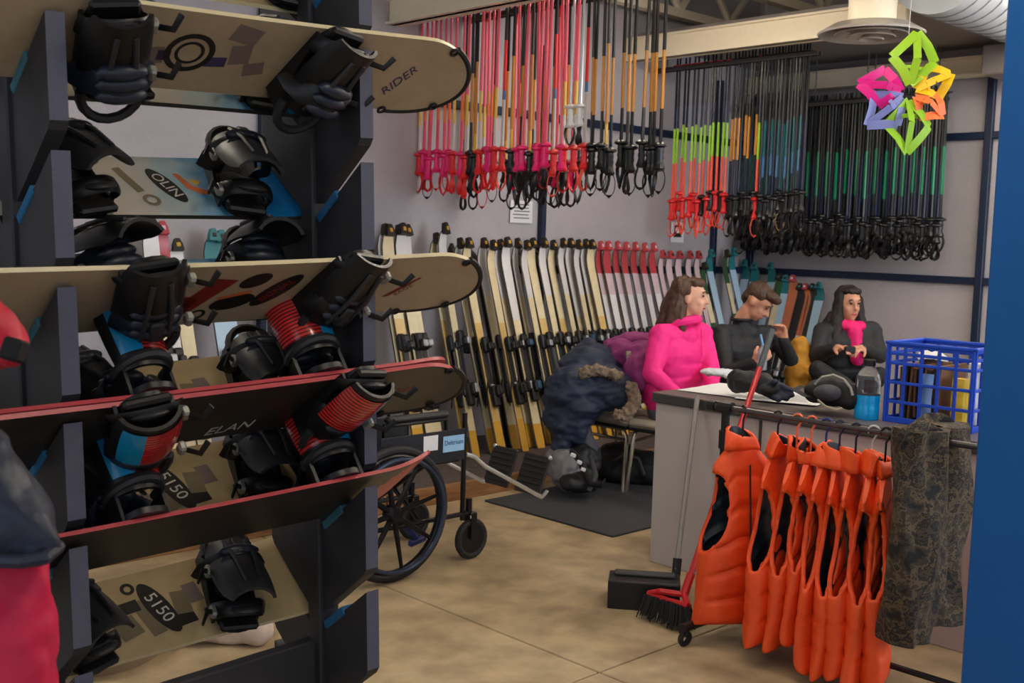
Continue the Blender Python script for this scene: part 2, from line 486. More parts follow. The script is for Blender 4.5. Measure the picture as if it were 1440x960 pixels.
# blue jamb and partition on the right
pj = at_d(1383, 480, 2.7)
struct('door_1', MB().box((pj.x+0.1, pj.y-0.11, 1.7), (0.2, 0.22, 3.6), bev=0.006), m_blue, 'tall blue painted door post in the right foreground', 'door post')
struct('wall_partition', MB().box((pj.x+0.1, pj.y-1.75, 1.7), (0.12, 3.06, 3.6)), m_greywall, 'pale partition wall beyond the blue post', 'wall')
# low platform for the skis
struct('platform', MB().box((5.3, 5.44, 0.045), (7.1, 1.12, 0.09)), m_plat, 'low dark carpeted platform under the skis', 'platform')
for k in range(4):
    struct('trim_wood_edge', MB().box((2.0+k*1.75+0.87, 4.86, 0.05), (1.74, 0.04, 0.1), bev=0.004), m_woodedge, 'raw wood edge board of the ski platform, %s from the left' % ORD[k], 'edge board')
# paper notices
def notice(px0, py0, px1, py1, label, name='notice', fn=at_y, pl=YW-0.012):
    a, b_ = fn(px0, py0, pl), fn(px1, py1, pl)
    o = thing(name, label, 'notice', (a+b_)/2)
    w = abs(b_.x-a.x); h = abs(a.z-b_.z)
    obj('sheet', MB().box((0, 0, 0), (w, 0.004, h)), m_white, o, False)
    return o, w, h
o, w, h = notice(718, 281, 748, 314, 'white paper notice taped above the cream skis')
m_ink = mat('print_ink', (110, 110, 118), 0.8)
for i in range(5): obj('text_line', MB().box((random.uniform(-.01, .01), -0.003, h*(0.32-0.15*i)), (w*0.7, 0.001, h*0.05)), m_ink, o, False)
o, w, h = notice(944, 312, 961, 341, 'small notice with a black picture below red ski poles')
obj('picture', MB().box((0, -0.003, 0.01), (w*0.6, 0.001, h*0.6)), mat('ink_black', (30, 30, 32)), o, False)
obj('picture_centre', MB().ell((0, -0.004, 0.02), (w*0.18, 0.001, h*0.16)), m_white, o)
o, w, h = notice(373, 213, 383, 228, 'tiny printed card on the wall seen between the snowboards')
obj('print', MB().box((0, -0.003, 0), (w*0.6, 0.001, h*0.4)), m_ink, o, False)
# ------------------------------------------------------------------ snowboard rack
m_rack = ramp_mat('rack_paint', [(0.3, (40, 40, 44)), (0.7, (54, 54, 60))], 5, 0.6, second=(60, 0.9, 1.06))
m_rackedge = mat('rack_edge', (88, 90, 108), 0.65, 0, 0.15, 60)
m_pad = mat('blue_slot_foam', (34, 104, 150), 0.8, 0, 0.1)
m_padteal = mat('teal_slot_foam', (58, 112, 128), 0.8, 0, 0.1)
XL, XR = 0.90, 1.64          # the two uprights
YN, YF, YC = 2.20, 2.64, 2.42   # near edge, far edge, spine
CT, ST = math.cos(R(37)), math.sin(R(37))
NZ = [2.27, 2.01, 1.745, 1.477, 1.203, 0.945, 0.675, 0.41]     # outer ends of the near slots
FZ = [2.235, 1.975, 1.72, 1.46, 1.20, 0.97, 0.665, 0.42]     # outer ends of the far slots
TILT = Matrix.Translation((1.64, 0, 1.2)) @ Matrix.Rotation(R(-2.1), 4, 'Y') @ Matrix.Translation((-1.64, 0, -1.2))   # the rack stands a little out of level
rk = thing('snowboard_rack', 'tall dark grey wooden rack with slanted slots holding snowboards', 'rack', M=TILT)
def fin(sgn, zt, zb, y_out, xp):
    """one fin between two slots; sgn -1 near side, +1 far side; zt/zb slot heights above and below"""
    D = 0.195
    def P(d, z): return (y_out-sgn*d, z)
    s = ST/CT
    poly = [P(0, zt-0.022), P(0, zb+0.036), P(0.012, zb+0.018), P(D, zb-D*s+0.024), P(D+0.004, zb-D*s+0.024), P(D+0.004, zt-D*s-0.022), P(D-0.012, zt-(D-0.012)*s-0.022)]
    M = Matrix(((0, 0, 1, xp-0.019), (1, 0, 0, 0), (0, 1, 0, 0), (0, 0, 0, 1)))
    mb = MB(); mb.prism(poly, 0.038, 0, M)
    me = mb.mesh('fin', [m_rack, m_rackedge], False)
    for p in me.polygons:
        if abs(p.normal.y) > 0.95 and abs(p.center.y-y_out) < 0.01: p.material_index = 1
    return obj('fin', me, None, rk)
for xp in (XL, XR):
    obj('upright', MB().box((xp, YC, 1.36), (0.062, 0.056, 2.6), bev=0.004), m_rack, rk, False)
    for sgn, zs, yo in ((-1, NZ, YN), (1, FZ, YF)):
        zz = [2.62]+zs+[0.13]
        for i in range(len(zz)-1): fin(sgn, zz[i], zz[i+1], yo, xp)
        for i, z in enumerate(zs):
            s = ST/CT; c0 = 0.07 if sgn < 0 else 0.06
            mb = MB()
            a = Vector((xp, yo-sgn*0.10, z-0.10*s-0.02)); b_ = Vector((xp, yo-sgn*0.185, z-0.185*s-0.02))
            if sgn < 0:
                d = (b_-a); L = d.length; rot = Matrix(((1, 0, 0), (0, d.y/L, -d.z/L), (0, d.z/L, d.y/L)))
                obj('slot_pad', MB().box((a+b_)/2, (0.046, L, 0.022), 0, rot, 0.003), m_pad if i % 2 == 0 else m_padteal, rk)
    obj('foot', MB().box((xp, YC, 0.05+(XR-xp)*0.037), (0.09, 0.78, 0.1), bev=0.006), m_rack, rk, False)
    for sg in (-1, 1):
        obj('brace', MB().tube([(xp+0.03, YC+sg*0.34, 0.1), (xp+0.03, YC+sg*0.03, 0.42)], 0.026, 4), m_rack, rk, False)
obj('stringer', MB().box(((XL+XR)/2, YC+0.02, 0.40), (XR-XL-.03, 0.04, 0.13), bev=0.004), m_rack, rk, False)
obj('stringer', MB().box(((XL+XR)/2, YC, 2.58), (XR-XL-.03, 0.04, 0.1), bev=0.004), m_rack, rk, False)

# ------------------------------------------------------------------ snowboards
m_tan = ramp_mat('board_tan', [(0.3, (170, 148, 108)), (0.7, (192, 170, 128))], 4, 0.38, second=(30, 0.95, 1.03))
m_tanD = ramp_mat('board_beige', [(0.3, (166, 146, 118)), (0.7, (186, 166, 138))], 3, 0.4, second=(40, 0.95, 1.03))
m_cream = mat('board_cream_edge', (220, 204, 164), 0.4, 0, 0.05)
m_bblack = ramp_mat('board_black', [(0.3, (36, 31, 28)), (0.7, (56, 50, 45))], 8, 0.4)
m_bred = mat('board_red_edge', (186, 70, 76), 0.35, 0, 0.15, 12)
m_redbase = mat('board_red_base', (176, 66, 76), 0.4, 0, 0.1)
m_dkedge = mat('board_dark_edge', (52, 50, 46), 0.4)
m_bind = mat('binding_black', (22, 22, 24), 0.38, 0, 0.25, 40)
m_bind2 = mat('binding_charcoal', (46, 46, 48), 0.45, 0, 0.2, 40)
m_bind3 = mat('binding_slate_strap', (34, 40, 54), 0.35, 0, 0.25, 30)
m_buck = mat('buckle_grey', (150, 148, 142), 0.4, 0.4)
m_cyan = mat('cyan_stripe', (20, 140, 190), 0.3, 0, 0.05, coat=0.6)
m_rubber = mat('tip_rubber', (26, 25, 24), 0.6)

def board_grad():
    m = bpy.data.materials.new('board_blue_fade'); m.use_nodes = True
    nt = m.node_tree; n_ = nt.nodes; l = nt.links; b = n_['Principled BSDF']; b.inputs['Roughness'].default_value = 0.35
    tc = n_.new('ShaderNodeTexCoord'); sp = n_.new('ShaderNodeSeparateXYZ'); l.new(tc.outputs['Object'], sp.inputs[0])
    tx = n_.new('ShaderNodeTexNoise'); tx.inputs['Scale'].default_value = 14; tx.inputs['Detail'].default_value = 6; l.new(tc.outputs['Object'], tx.inputs['Vector'])
    ad = n_.new('ShaderNodeMath'); ad.operation = 'MULTIPLY_ADD'; ad.inputs[1].default_value = 0.22; l.new(tx.outputs['Fac'], ad.inputs[0]); l.new(sp.outputs['X'], ad.inputs[2])
    mr = n_.new('ShaderNodeMapRange'); mr.inputs[1].default_value = 0.02; mr.inputs[2].default_value = 0.62; l.new(ad.outputs[0], mr.inputs[0])
    rp = n_.new('ShaderNodeValToRGB'); e = rp.color_ramp.elements
    e[0].position, e[0].color = 0.35, lin((196, 186, 172)); e[1].position, e[1].color = 1.0, lin((6, 104, 168))
    k = e.new(0.6); k.color = lin((150, 178, 188)); k = e.new(0.75); k.color = lin((26, 134, 186))
    l.new(mr.outputs[0], rp.inputs['Fac']); l.new(rp.outputs['Color'], b.inputs['Base Color'])
    return m
m_bluefade = board_grad()

def stripes_mat():
    m = bpy.data.materials.new('red_striped_shell'); m.use_nodes = True
    nt = m.node_tree; n_ = nt.nodes; l = nt.links; b = n_['Principled BSDF']; b.inputs['Roughness'].default_value = 0.25
    b.inputs['Coat Weight'].default_value = 0.7
    tc = n_.new('ShaderNodeTexCoord')
    wv = n_.new('ShaderNodeTexWave'); wv.wave_type = 'BANDS'; wv.bands_direction = 'Z'; wv.inputs['Scale'].default_value = 34; wv.inputs['Distortion'].default_value = 0.6
    l.new(tc.outputs['Object'], wv.inputs['Vector'])
    rp = n_.new('ShaderNodeValToRGB'); e = rp.color_ramp.elements
    e[0].position, e[0].color = 0.12, lin((70, 20, 26)); e[1].position, e[1].color = 0.4, lin((206, 48, 46))
    l.new(wv.outputs['Fac'], rp.inputs['Fac']); l.new(rp.outputs['Color'], b.inputs['Base Color'])
    return m
m_stripe = stripes_mat()

def bprof(s, L, w, sq):
    """half width of a board at position s"""
    h = L/2; e = 0.17 if not sq else 0.10
    base = w/2*(1-0.085*(1-(s/(h*0.8))**2)) if abs(s) < h*0.8 else w/2
    d = h-abs(s)
    if d < e:
        t = 1-d/e
        if sq: base *= math.sqrt(max(0.0, 1-t**4.5))*0.85+0.15*(1-t)
        else: base *= math.sqrt(max(0.0, 1-t**2.1))
    return base
def board_mesh(L, w, tipr, sq_left, sq_right, mats, th=0.010):
    N = 64; rows = []
    for i in range(N+1):
        u = i/N; s = -L/2*math.cos(PI*u) if True else 0
        s = L/2*(0.55*(2*u-1)+0.45*(-math.cos(PI*u)))
        hw = max(0.003, bprof(s, L, w, sq_left if s < 0 else sq_right))
        d = L/2-abs(s); rise = 0.0
        if d < 0.20: rise = tipr*((0.20-d)/0.20)**2
        rows.append((s, hw, rise))
    mb = MB(); K = 8
    top = []; bot = []
    for (s, hw, rz) in rows:
        top.append([(s, hw*(2*k/K-1)*0.985, rz+th*0.5) for k in range(K+1)])
        bot.append([(s, hw*(2*k/K-1), rz-th*0.5) for k in range(K+1)])
    mb.loft(top, 0, closed=False); mb.loft(bot, 1, closed=False)
    for k in (0, K):
        mb.loft([[top[i][k], bot[i][k]] for i in range(N+1)], 2, closed=False)
    for i in (0, N):
        mb.loft([[top[i][k], bot[i][k]] for k in range(K+1)], 2, closed=False)
    return mb.mesh('board_body', mats, True, 40), rows
def binding(parent, x, yaw, fold, style, k=0, side=1, sq_=1.0, ysh=0.0, ph=0.065):
    """child part: base plate with sub-parts. local: +y heel, +z away from the deck"""
    Mx = Matrix.Translation((x, ysh, 0.006)) @ Matrix.Rotation(yaw, 4, 'Z')
    mb = MB()
    # base plate, rounded, with side rails rising to the heel
    out = []
    for i in range(24):
        a = 2*PI*i/24; ex = 0.058*(abs(math.cos(a))**0.6)*(1 if math.cos(a) > 0 else -1); ey = 0.135*(abs(math.sin(a))**0.75)*(1 if math.sin(a) > 0 else -1)
        out.append((ex*(1.08 if ey > 0 else 0.96), ey))
    mb.prism(out, 0.014, 0)
    for sx in (-1, 1):
        rail = []
        for i in range(7):
            y = -0.10+0.2*i/6; h = 0.022+0.05*(max(0, i-1)/5)**1.5
            rail.append((y, h))
        pl = [(rail[0][0], 0.0)]+[(y, h) for y, h in rail]+[(rail[-1][0], 0.0)]
        Mr = Matrix(((0, 0, 1, sx*0.058-0.004), (1, 0, 0, 0), (0, 1, 0, 0), (0, 0, 0, 1)))
        mb.prism(pl, 0.008, 0, Mr)
    mb.box((0, -0.12, 0.02), (0.10, 0.04, 0.02), bev=0.006)
    base = obj('binding', mb, m_bind, parent, True, 35, Mx)
    # heel hoop
    pts = []
    for i in range(11):
        a = R(-100+20*i); pts.append((0.062*math.sin(a), 0.075+0.065*math.cos(a), 0.068+0.012*math.cos(a)))
    obj('heel_hoop', MB().tube(pts, 0.011, 7), m_bind2, base)
    # disc
    obj('disc', MB().lathe([(0.04, 0.012), (0.04, 0.018), (0.03, 0.02)], 16), m_bind2, base)
    # highback shell
    def shell(a0, a1, h0, h1, off, n_=12, m_=8):
        g = []
        for j in range(m_+1):
            h = h0+(h1-h0)*j/m_; row = []
            for i in range(n_+1):
                a = R(a0+(a1-a0)*i/n_); rr = 0.058+0.012*math.sin(PI*min(1, h/0.24))+off
                cut = 1.0-0.25*max(0, (h-0.17)/0.07)**2
                row.append((rr*math.sin(a*cut), rr*math.cos(a*cut)*0.9, h))
            g.append(row)
        return g
    Mh = Matrix.Translation((0, 0.075, 0.055 if fold < 78 else 0.034)) @ Matrix.Rotation(R(fold), 4, 'X')
    hh = (0.175 if ph < 0.05 else 0.205) if style == 'red' else 0.225
    mb = MB(); o_ = shell(-78, 78, 0, hh, 0.006); i_ = shell(-78, 78, 0, hh, -0.003)
    mb.loft(o_, 0, closed=False); mb.loft(i_, 0, closed=False)
    for k_ in (0, -1): mb.loft([[o_[j][k_], i_[j][k_]] for j in range(9)], 0, closed=False)
    for j in (0, -1): mb.loft([[o_[j][q], i_[j][q]] for q in range(13)], 0, closed=False)
    hb = obj('highback', mb, m_bind if style != 'grey' else m_bind2, base, True, 40, Mh)
    if style == 'red':
        a0, a1, c0, c1 = (-76, 16, 16, 56) if side > 0 else (-16, 76, -56, -16)
        mb = MB(); g = shell(a0, a1, ph, ph+0.125, 0.0085); g2 = shell(a0, a1, ph, ph+0.125, 0.005)
        mb.loft(g, 0, closed=False); mb.loft(g2, 0, closed=False)
        obj('striped_panel', mb, m_stripe, base, True, 40, Mh)
        mb = MB(); g = shell(c0, c1, ph, ph+0.127, 0.009); g2 = shell(c0, c1, ph, ph+0.127, 0.005)
        mb.loft(g, 0, closed=False); mb.loft(g2, 0, closed=False)
        obj('cyan_band', mb, m_cyan, base, True, 40, Mh)
    else:
        mb = MB()
        for sx in (-1, 1): mb.tube([(sx*0.03, 0.066, 0.03), (sx*0.026, 0.073, 0.12), (sx*0.018, 0.062, 0.2)], 0.006, 6)
        mb.box((0, 0.072, 0.06), (0.03, 0.012, 0.06), bev=0.004)
        obj('highback_rib', mb, m_bind2, base, True, 40, Mh)
    # straps
    def strap(y0, z0, hgt, fwd, w, m_, nm, rx):
        pts = []
        for i in range(13):
            a = PI*i/12; pts.append((rx*math.cos(a), y0+fwd*math.sin(a), z0+hgt*math.sin(a)**0.8))
        obj(nm, MB().tube(pts, 1.0, 8, flat=((0, -0.5, 1), w, 0.007)), m_, base)
    strap(0.02, 0.03, 0.105*sq_, -0.03, 0.032, m_bind3 if k % 2 == 0 else m_bind, 'ankle_strap', 0.068)
    strap(-0.085, 0.02, 0.062*sq_, -0.03, 0.022, m_bind, 'toe_strap', 0.066)
    mb = MB()
    for q in range(3): mb.ell((0.0, 0.02-0.028*q, 0.031+0.105*sq_-0.006*q), (0.054, 0.017, 0.02), rot=(R(-20), 0, 0))
    obj('ankle_pad', mb, m_bind3, base)
    obj('toe_pad', MB().ell((0, -0.118, 0.02+0.058*sq_), (0.04, 0.026, 0.01), rot=(R(-30), 0, 0)), m_bind2, base)
    for (y, z) in ((0.0, 0.085), (-0.1, 0.05)):
        obj('buckle', MB().box((-0.072, y, z), (0.018, 0.032, 0.024), bev=0.005), m_buck, base)
        obj('ladder', MB().tube([(-0.07, y, z), (-0.10, y-0.02, z+0.03), (-0.115, y-0.05, z+0.02)], 1.0, 6, flat=((1, 0, 0.5), 0.008, 0.003)), m_bind, base)
    return base
def snowboard(label, side, zi, x0, x1, w, mats, style='plain', fold=60, tipr=0.03, sq=(False, False), bx=(), yaw=(12, -12), yoff=0.035, tips=None, inward=False, lift=0.0, extra_fold=None, redtip=False, strapz=1.0):
    zs = NZ if side < 0 else FZ; yo = YN if side < 0 else YF
    u = Vector((0, side*CT, ST))
    x = Vector((1, 0, 0))
    if inward: x = Vector((-1, 0, 0))
    nrm = x.cross(u)
    outer = Vector(((x0+x1)/2, yo, zs[zi])) + u*yoff
    c = outer-u*(w/2)+nrm*lift
    M = frame(c, x, u, nrm)
    b = thing('snowboard', label, 'snowboard', M=TILT @ M)
    L = x1-x0
    me, rows = board_mesh(L, w, tipr, sq[0], sq[1], mats)
    obj('board_body', me, None, b)
    if redtip:
        for p_ in me.polygons:
            if p_.material_index == 1 and p_.center.x < -L/2+0.17-0.5*p_.center.y: p_.material_index = 2
    for k, (px_, yw) in enumerate(zip(bx, yaw)):
        xl = (px_-(x0+x1)/2)*(1 if not inward else -1)
        flip = side < 0 and not inward       # heel at the inner edge
        sd = (1 if px_ > (bx[0]+bx[-1])/2 else -1)*(-1 if inward else 1)*(-1 if flip else 1)
        binding(b, xl, R(yw)+(PI if flip else 0), fold if extra_fold is None else extra_fold[k], style, k, sd, strapz, 0.035 if (flip and strapz < 0.6) else 0.0, 0.035 if inward else 0.065)
    if tips:
        pts = []
        NT = 26
        for i in range(NT+1):      # along the tip outline from upper edge round to lower edge
            t = i/NT; s = L/2-0.001-0.17*abs(1-2*t*0.98)**1.6*0.9 if False else None
        e = 0.17
        ang = [R(60-150*i/NT) for i in range(NT+1)]
        for a in ang:
            ss = L/2-e+e*max(0.0, math.cos(a))*1.0; 
            d = L/2-ss
            hw = w/2*math.sin(a) if math.cos(a) >= 0 else -w/2
            sx_ = ss if math.cos(a) >= 0 else L/2-e+e*math.cos(a)
            rz = tipr*((0.20-min(0.2, d))/0.20)**2
            pts.append((sx_+0.003, hw*1.01, rz))
        tg = obj('tip_guard', MB().tube(pts, 0.0085, 7), m_rubber, b)
        for q in (0, NT//2+4, NT):
            obj('eyelet', MB().tube([(pts[q][0]-0.012+0.010*math.cos(2*PI*k_/10), pts[q][1]*0.96+0.010*math.sin(2*PI*k_/10), pts[q][2]+0.007) for k_ in range(10)], 0.004, 5, True), m_rubber, tg)
    return b
def decal(parent, poly, m_, z=0.0056, name='print'):
    n_ = len(poly); mb = MB(); mb.add([(p[0], p[1], z) for p in poly], [tuple(range(n_))])
    return obj(name, mb, m_, parent, False)
def oval(cx, cy, a, b_, rot=0, n_=24):
    return [(cx+a*math.cos(2*PI*i/n_)*math.cos(rot)-b_*math.sin(2*PI*i/n_)*math.sin(rot), cy+a*math.cos(2*PI*i/n_)*math.sin(rot)+b_*math.sin(2*PI*i/n_)*math.cos(rot)) for i in range(n_)]
def quad(cx, cy, w, h, rot=0):
    return [(cx+x*math.cos(rot)-y*math.sin(rot), cy+x*math.sin(rot)+y*math.cos(rot)) for x, y in ((-w/2, -h/2), (w/2, -h/2), (w/2, h/2), (-w/2, h/2))]
def ringdecal(parent, cx, cy, r1, r2, m_, z=0.0058, sy=1.0):
    n_ = 24; vs = []
    for rr in (r1, r2):
        for i in range(n_): a = 2*PI*i/n_; vs.append((cx+rr*math.cos(a), cy+rr*sy*math.sin(a), z))
    obj('print_ring', MB().add(vs, [(i, (i+1) % n_, n_+(i+1) % n_, n_+i) for i in range(n_)]), m_, parent, False)
m_prtblk = mat('print_black', (28, 26, 24), 0.5)
m_prtgry = mat('print_grey', (120, 108, 84), 0.5)
m_prtred = mat('print_red', (130, 36, 28), 0.5)
m_prtpur = mat('print_violet', (66, 54, 92), 0.5)
m_prtmau = mat('print_mauve', (122, 106, 100), 0.5)
m_prtwht = mat('print_white', (205, 200, 190), 0.5)
m_prtorg = mat('print_orange', (206, 108, 60), 0.5)
m_prtyel = mat('print_yellow', (214, 170, 60), 0.5)
def word(parent, txt, size, cx, cy, rot, m_, z=0.0064, shear=0.0, mirror=False):
    me = textmesh(txt, size, m_, ext=0.0002, shear=shear)
    M = Matrix.Translation((cx, cy, z)) @ Matrix.Rotation(rot, 4, 'Z')
    if mirror: M = M @ Matrix.Diagonal((-1, 1, 1, 1))
    return obj('lettering', me, None, parent, M=M)

# near side boards
b = snowboard('beige snowboard on the topmost visible rack level with purple ring graphic', -1, 1, 0.42, 1.995, 0.262, [m_tanD, m_tan, m_cream], fold=88, bx=(1.03, 1.53), tips=True, strapz=0.85)
cx0 = 1.22-(0.42+1.995)/2
ringdecal(b, cx0, 0, 0.044, 0.058, m_prtblk); ringdecal(b, cx0, 0, 0.026, 0.034, m_prtblk)
decal(b, quad(cx0-0.085, -0.02, 0.06, 0.05, 0.2), m_prtmau); decal(b, quad(cx0+0.12, 0.01, 0.05, 0.06, 0.2), m_prtmau)
decal(b, quad(cx0+0.07, -0.02, 0.05, 0.03, 0.1), m_prtpur); decal(b, quad(cx0-0.055, -0.015, 0.03, 0.03, 0.1), m_prtpur)
decal(b, quad(cx0+0.11, 0.07, 0.07, 0.05, -0.2), m_prtmau); decal(b, quad(cx0+0.17, -0.03, 0.05, 0.04, 0.3), m_prtmau)
word(b, 'RIDER', 0.042, 0.60, -0.02, R(62), m_prtpur, shear=0.3)
b = snowboard('beige snowboard at eye level with red and black graphic and black tip guard', -1, 3, 0.40, 2.035, 0.262, [m_tanD, m_tan, m_cream], fold=97, bx=(1.08, 1.56), tips=True, strapz=0.5)
cx0 = 1.27-(0.40+2.035)/2
decal(b, [(cx0-.10, -.06), (cx0-.05, -.07), (cx0+.03, .06), (cx0-.03, .07)], m_prtred); decal(b, quad(cx0-0.075, -0.03, 0.05, 0.06, -0.3), m_prtred)
decal(b, oval(cx0+0.075, 0.055, 0.04, 0.026, 0.5), m_prtblk, 0.006); decal(b, oval(cx0+0.05, -0.03, 0.055, 0.03, 0.3), m_prtblk, 0.006)
decal(b, oval(cx0+0.15, 0.01, 0.075, 0.03, 0.95), m_prtblk, 0.0062); word(b, 'SIGNAL', 0.03, cx0+0.15, 0.01, 0.95, m_prtred, 0.0068)
decal(b, quad(cx0+0.045, 0.0, 0.08, 0.012, 0.3), m_prtorg, 0.0064); ringdecal(b, cx0-0.02, -0.075, 0.012, 0.02, m_prtblk)
decal(b, [(0.545, -0.05), (0.565, -0.05), (0.63, 0.03), (0.622, 0.034), (0.585, 0.0)], m_prtred); word(b, 'SAGE', 0.024, 0.60, -0.022, R(52), m_prtred)
b = snowboard('black snowboard with red edge and red striped bindings facing down', -1, 4, 0.36, 1.97, 0.25, [m_bblack, m_redbase, m_bred], 'red', fold=92, bx=(1.05, 1.56), tips=True, strapz=0.45, lift=0.0065)
word(b, 'ELAN', 0.05, 0.15, -0.07, R(6), m_prtwht, shear=0.25)
word(b, 'Rebel', 0.05, 0.60, 0.0, R(14), m_prtred, shear=0.3)
snowboard('black snowboard with red edge and red striped bindings facing up, behind its twin', -1, 4, 0.40, 1.94, 0.25, [m_bblack, m_redbase, m_bred], 'red', fold=4, bx=(1.06, 1.53), inward=True, strapz=0.6, lift=0.0065)
snowboard('dark snowboard with red rim and bare underside above the floor', -1, 5, 0.55, 1.87, 0.25, [m_bblack, m_bblack, m_bred], 'red', fold=4, bx=(1.03, 1.57), inward=True, strapz=0.6, sq=(True, False), tipr=0.05, redtip=True)
# far side boards
b = snowboard('pale snowboard with teal end on the top far level', 1, 1, 0.50, 1.80, 0.25, [m_bluefade, m_tan, m_dkedge], fold=55, bx=(1.15, 1.55), sq=(False, True))
b = snowboard('white to blue fading snowboard with oval logo and black bindings', 1, 2, 0.42, 1.74, 0.26, [m_bluefade, m_tan, m_dkedge], 'grey', fold=74, bx=(1.05, 1.48), sq=(False, True))
cx0 = 1.25-1.08
decal(b, oval(cx0+0.05, 0, 0.026, 0.072, 0.35), m_prtblk); word(b, 'OLIN', 0.042, cx0+0.05, 0, 0.35+PI/2+PI, m_prtwht)
decal(b, quad(cx0-0.04, 0.02, 0.022, 0.10, 0.3), m_prtgry); ringdecal(b, cx0-0.012, -0.06, 0.012, 0.022, m_prtgry)
decal(b, [(cx0+.085, .05), (cx0+.10, .05), (cx0+.12, .0), (cx0+.17, -.03), (cx0+.13, -.035), (cx0+.10, -.01)], m_prtorg); decal(b, [(cx0+.115, .03), (cx0+.15, .02), (cx0+.13, .0)], m_prtyel)
b = snowboard('snowboard mostly hidden behind the eye-level beige board, two black bindings', 1, 3, 0.45, 1.76, 0.25, [m_bluefade, m_tan, m_dkedge], fold=45, bx=(1.13, 1.52), sq=(False, True))
def patch(b, cx0, txt):
    decal(b, oval(cx0+0.02, 0.0, 0.03, 0.085, 0.28), m_prtblk, 0.0064); word(b, txt, 0.047, cx0+0.02, 0.0, 0.28-PI/2, m_prtwht, 0.007)
    for dx, dy, w_, h_, r_, mm in ((-0.06, 0.02, 0.07, 0.035, 0.1, m_prtblk), (-0.075, -0.035, 0.06, 0.06, 0.25, m_prtgry), (-0.015, -0.02, 0.04, 0.11, 0.2, m_prtgry), (0.08, 0.0, 0.045, 0.07, -0.1, m_prtgry), (-0.12, 0.03, 0.05, 0.06, 0.1, m_prtmau), (0.12, 0.02, 0.04, 0.06, 0.1, m_prtmau), (0.07, -0.05, 0.06, 0.035, 0.1, m_prtblk)):
        decal(b, quad(cx0+dx, dy, w_, h_, r_), mm, 0.0056+0.00005*(abs(dx)*10))
    ringdecal(b, cx0-0.035, 0.075, 0.009, 0.018, m_prtblk)
b = snowboard('tan snowboard with grey and black patch graphic above the red-edged pair', 1, 4, 0.40, 1.76, 0.26, [m_tan, m_tan, m_cream], fold=74, bx=(1.05, 1.52), sq=(False, True), style='grey'); patch(b, 1.27-1.08, '5150')
b = snowboard('tan snowboard with black oval 5150 logo behind the bare dark board', 1, 5, 0.40, 1.76, 0.26, [m_tan, m_tan, m_cream], fold=74, bx=(1.05, 1.52), sq=(False, True), style='grey'); patch(b, 1.27-1.08, '5150')
b = snowboard('lowest tan snowboard with black oval logo just above the floor', 1, 6, 0.40, 1.745, 0.26, [m_tan, m_tan, m_cream], fold=74, bx=(1.01, 1.43), sq=(False, True), style='grey'); patch(b, 1.22-1.07, '5150')
snowboard('snowboard at the very top of the rack, only its binding in view', 1, 0, 0.45, 1.80, 0.25, [m_tan, m_tan, m_cream], fold=40, bx=(1.05, 1.62), sq=(False, True))
# ------------------------------------------------------------------ ski poles
def pm(n, c, r=0.35): return mat('pole_'+n, c, r, 0.0, 0.08, 60)
P_black = pm('black', (24, 24, 26)); P_pink = pm('pink', (236, 62, 104)); P_hot = pm('hot_pink', (242, 40, 120)); P_red = pm('red', (226, 42, 46))
P_coral = pm('coral', (240, 92, 70)); P_amber = pm('amber', (196, 134, 56)); P_yellow = pm('yellow', (226, 180, 70)); P_lime = pm('lime', (150, 204, 48))
P_green = pm('green', (10, 128, 82)); P_teal = pm('teal', (20, 92, 100)); P_navy = pm('navy', (26, 34, 56)); P_silver = mat('pole_silver', (196, 200, 210), 0.3, 0.6, 0.05)
P_whiteg = pm('white_grip', (228, 228, 230)); P_blue = pm('blue', (70, 110, 160)); P_orange = pm('orange', (232, 110, 40)); P_rose = pm('rose_shaft', (238, 96, 118))
P_greyw = pm('pale_shaft', (200, 190, 186))
def make_pole(kind, segs, gm, sm, L=1.05, r=0.0105):
    """hangs upside down from the basket at the origin; segs = [(end fraction, material)] from the top"""
    t = thing('ski_pole', 'x', 'ski pole')
    mats_ = []; mb = MB(); z0 = 0.0
    for i, (fr, m_) in enumerate(segs):
        mats_.append(m_); z1 = -L*fr
        mb.tube([(0, 0, z0+(0.06 if i == 0 else 0)), (0, 0, z1)], [r*(0.75 if i == 0 else 0.95), r*1.05], 6, mi=i)
        z0 = z1
    obj('shaft', mb, mats_, t)
    obj('basket', MB().lathe([(0.012, 0.012), (0.034, 0.006), (0.034, 0.0), (0.010, -0.012)], 10), P_black if gm is P_black else gm, t)
    g = [(0.012, -L+0.02), (0.030, -L+0.005), (0.031, -L-0.006), (0.015, -L-0.016), (0.0165, -L-0.04), (0.014, -L-0.055), (0.0175, -L-0.075), (0.014, -L-0.09), (0.018, -L-0.115), (0.024, -L-0.135), (0.019, -L-0.15), (0.004, -L-0.153)]
    obj('grip', MB().lathe([(a*1.3, b_) for a, b_ in g], 9), gm, t)
    pts = []
    for i in range(14):
        a = 2*PI*i/14; pts.append((0.008*math.sin(2*a), 0.034*math.sin(a), -L-0.205-0.072*math.cos(a)))
    obj('strap', MB().tube(pts, 1.0, 6, True, flat=((0, 1, 0), 0.012, 0.003)), sm, t)
    t['kind_key'] = kind
    return t
POLES = {}
def P(kind):
    return POLES[kind]
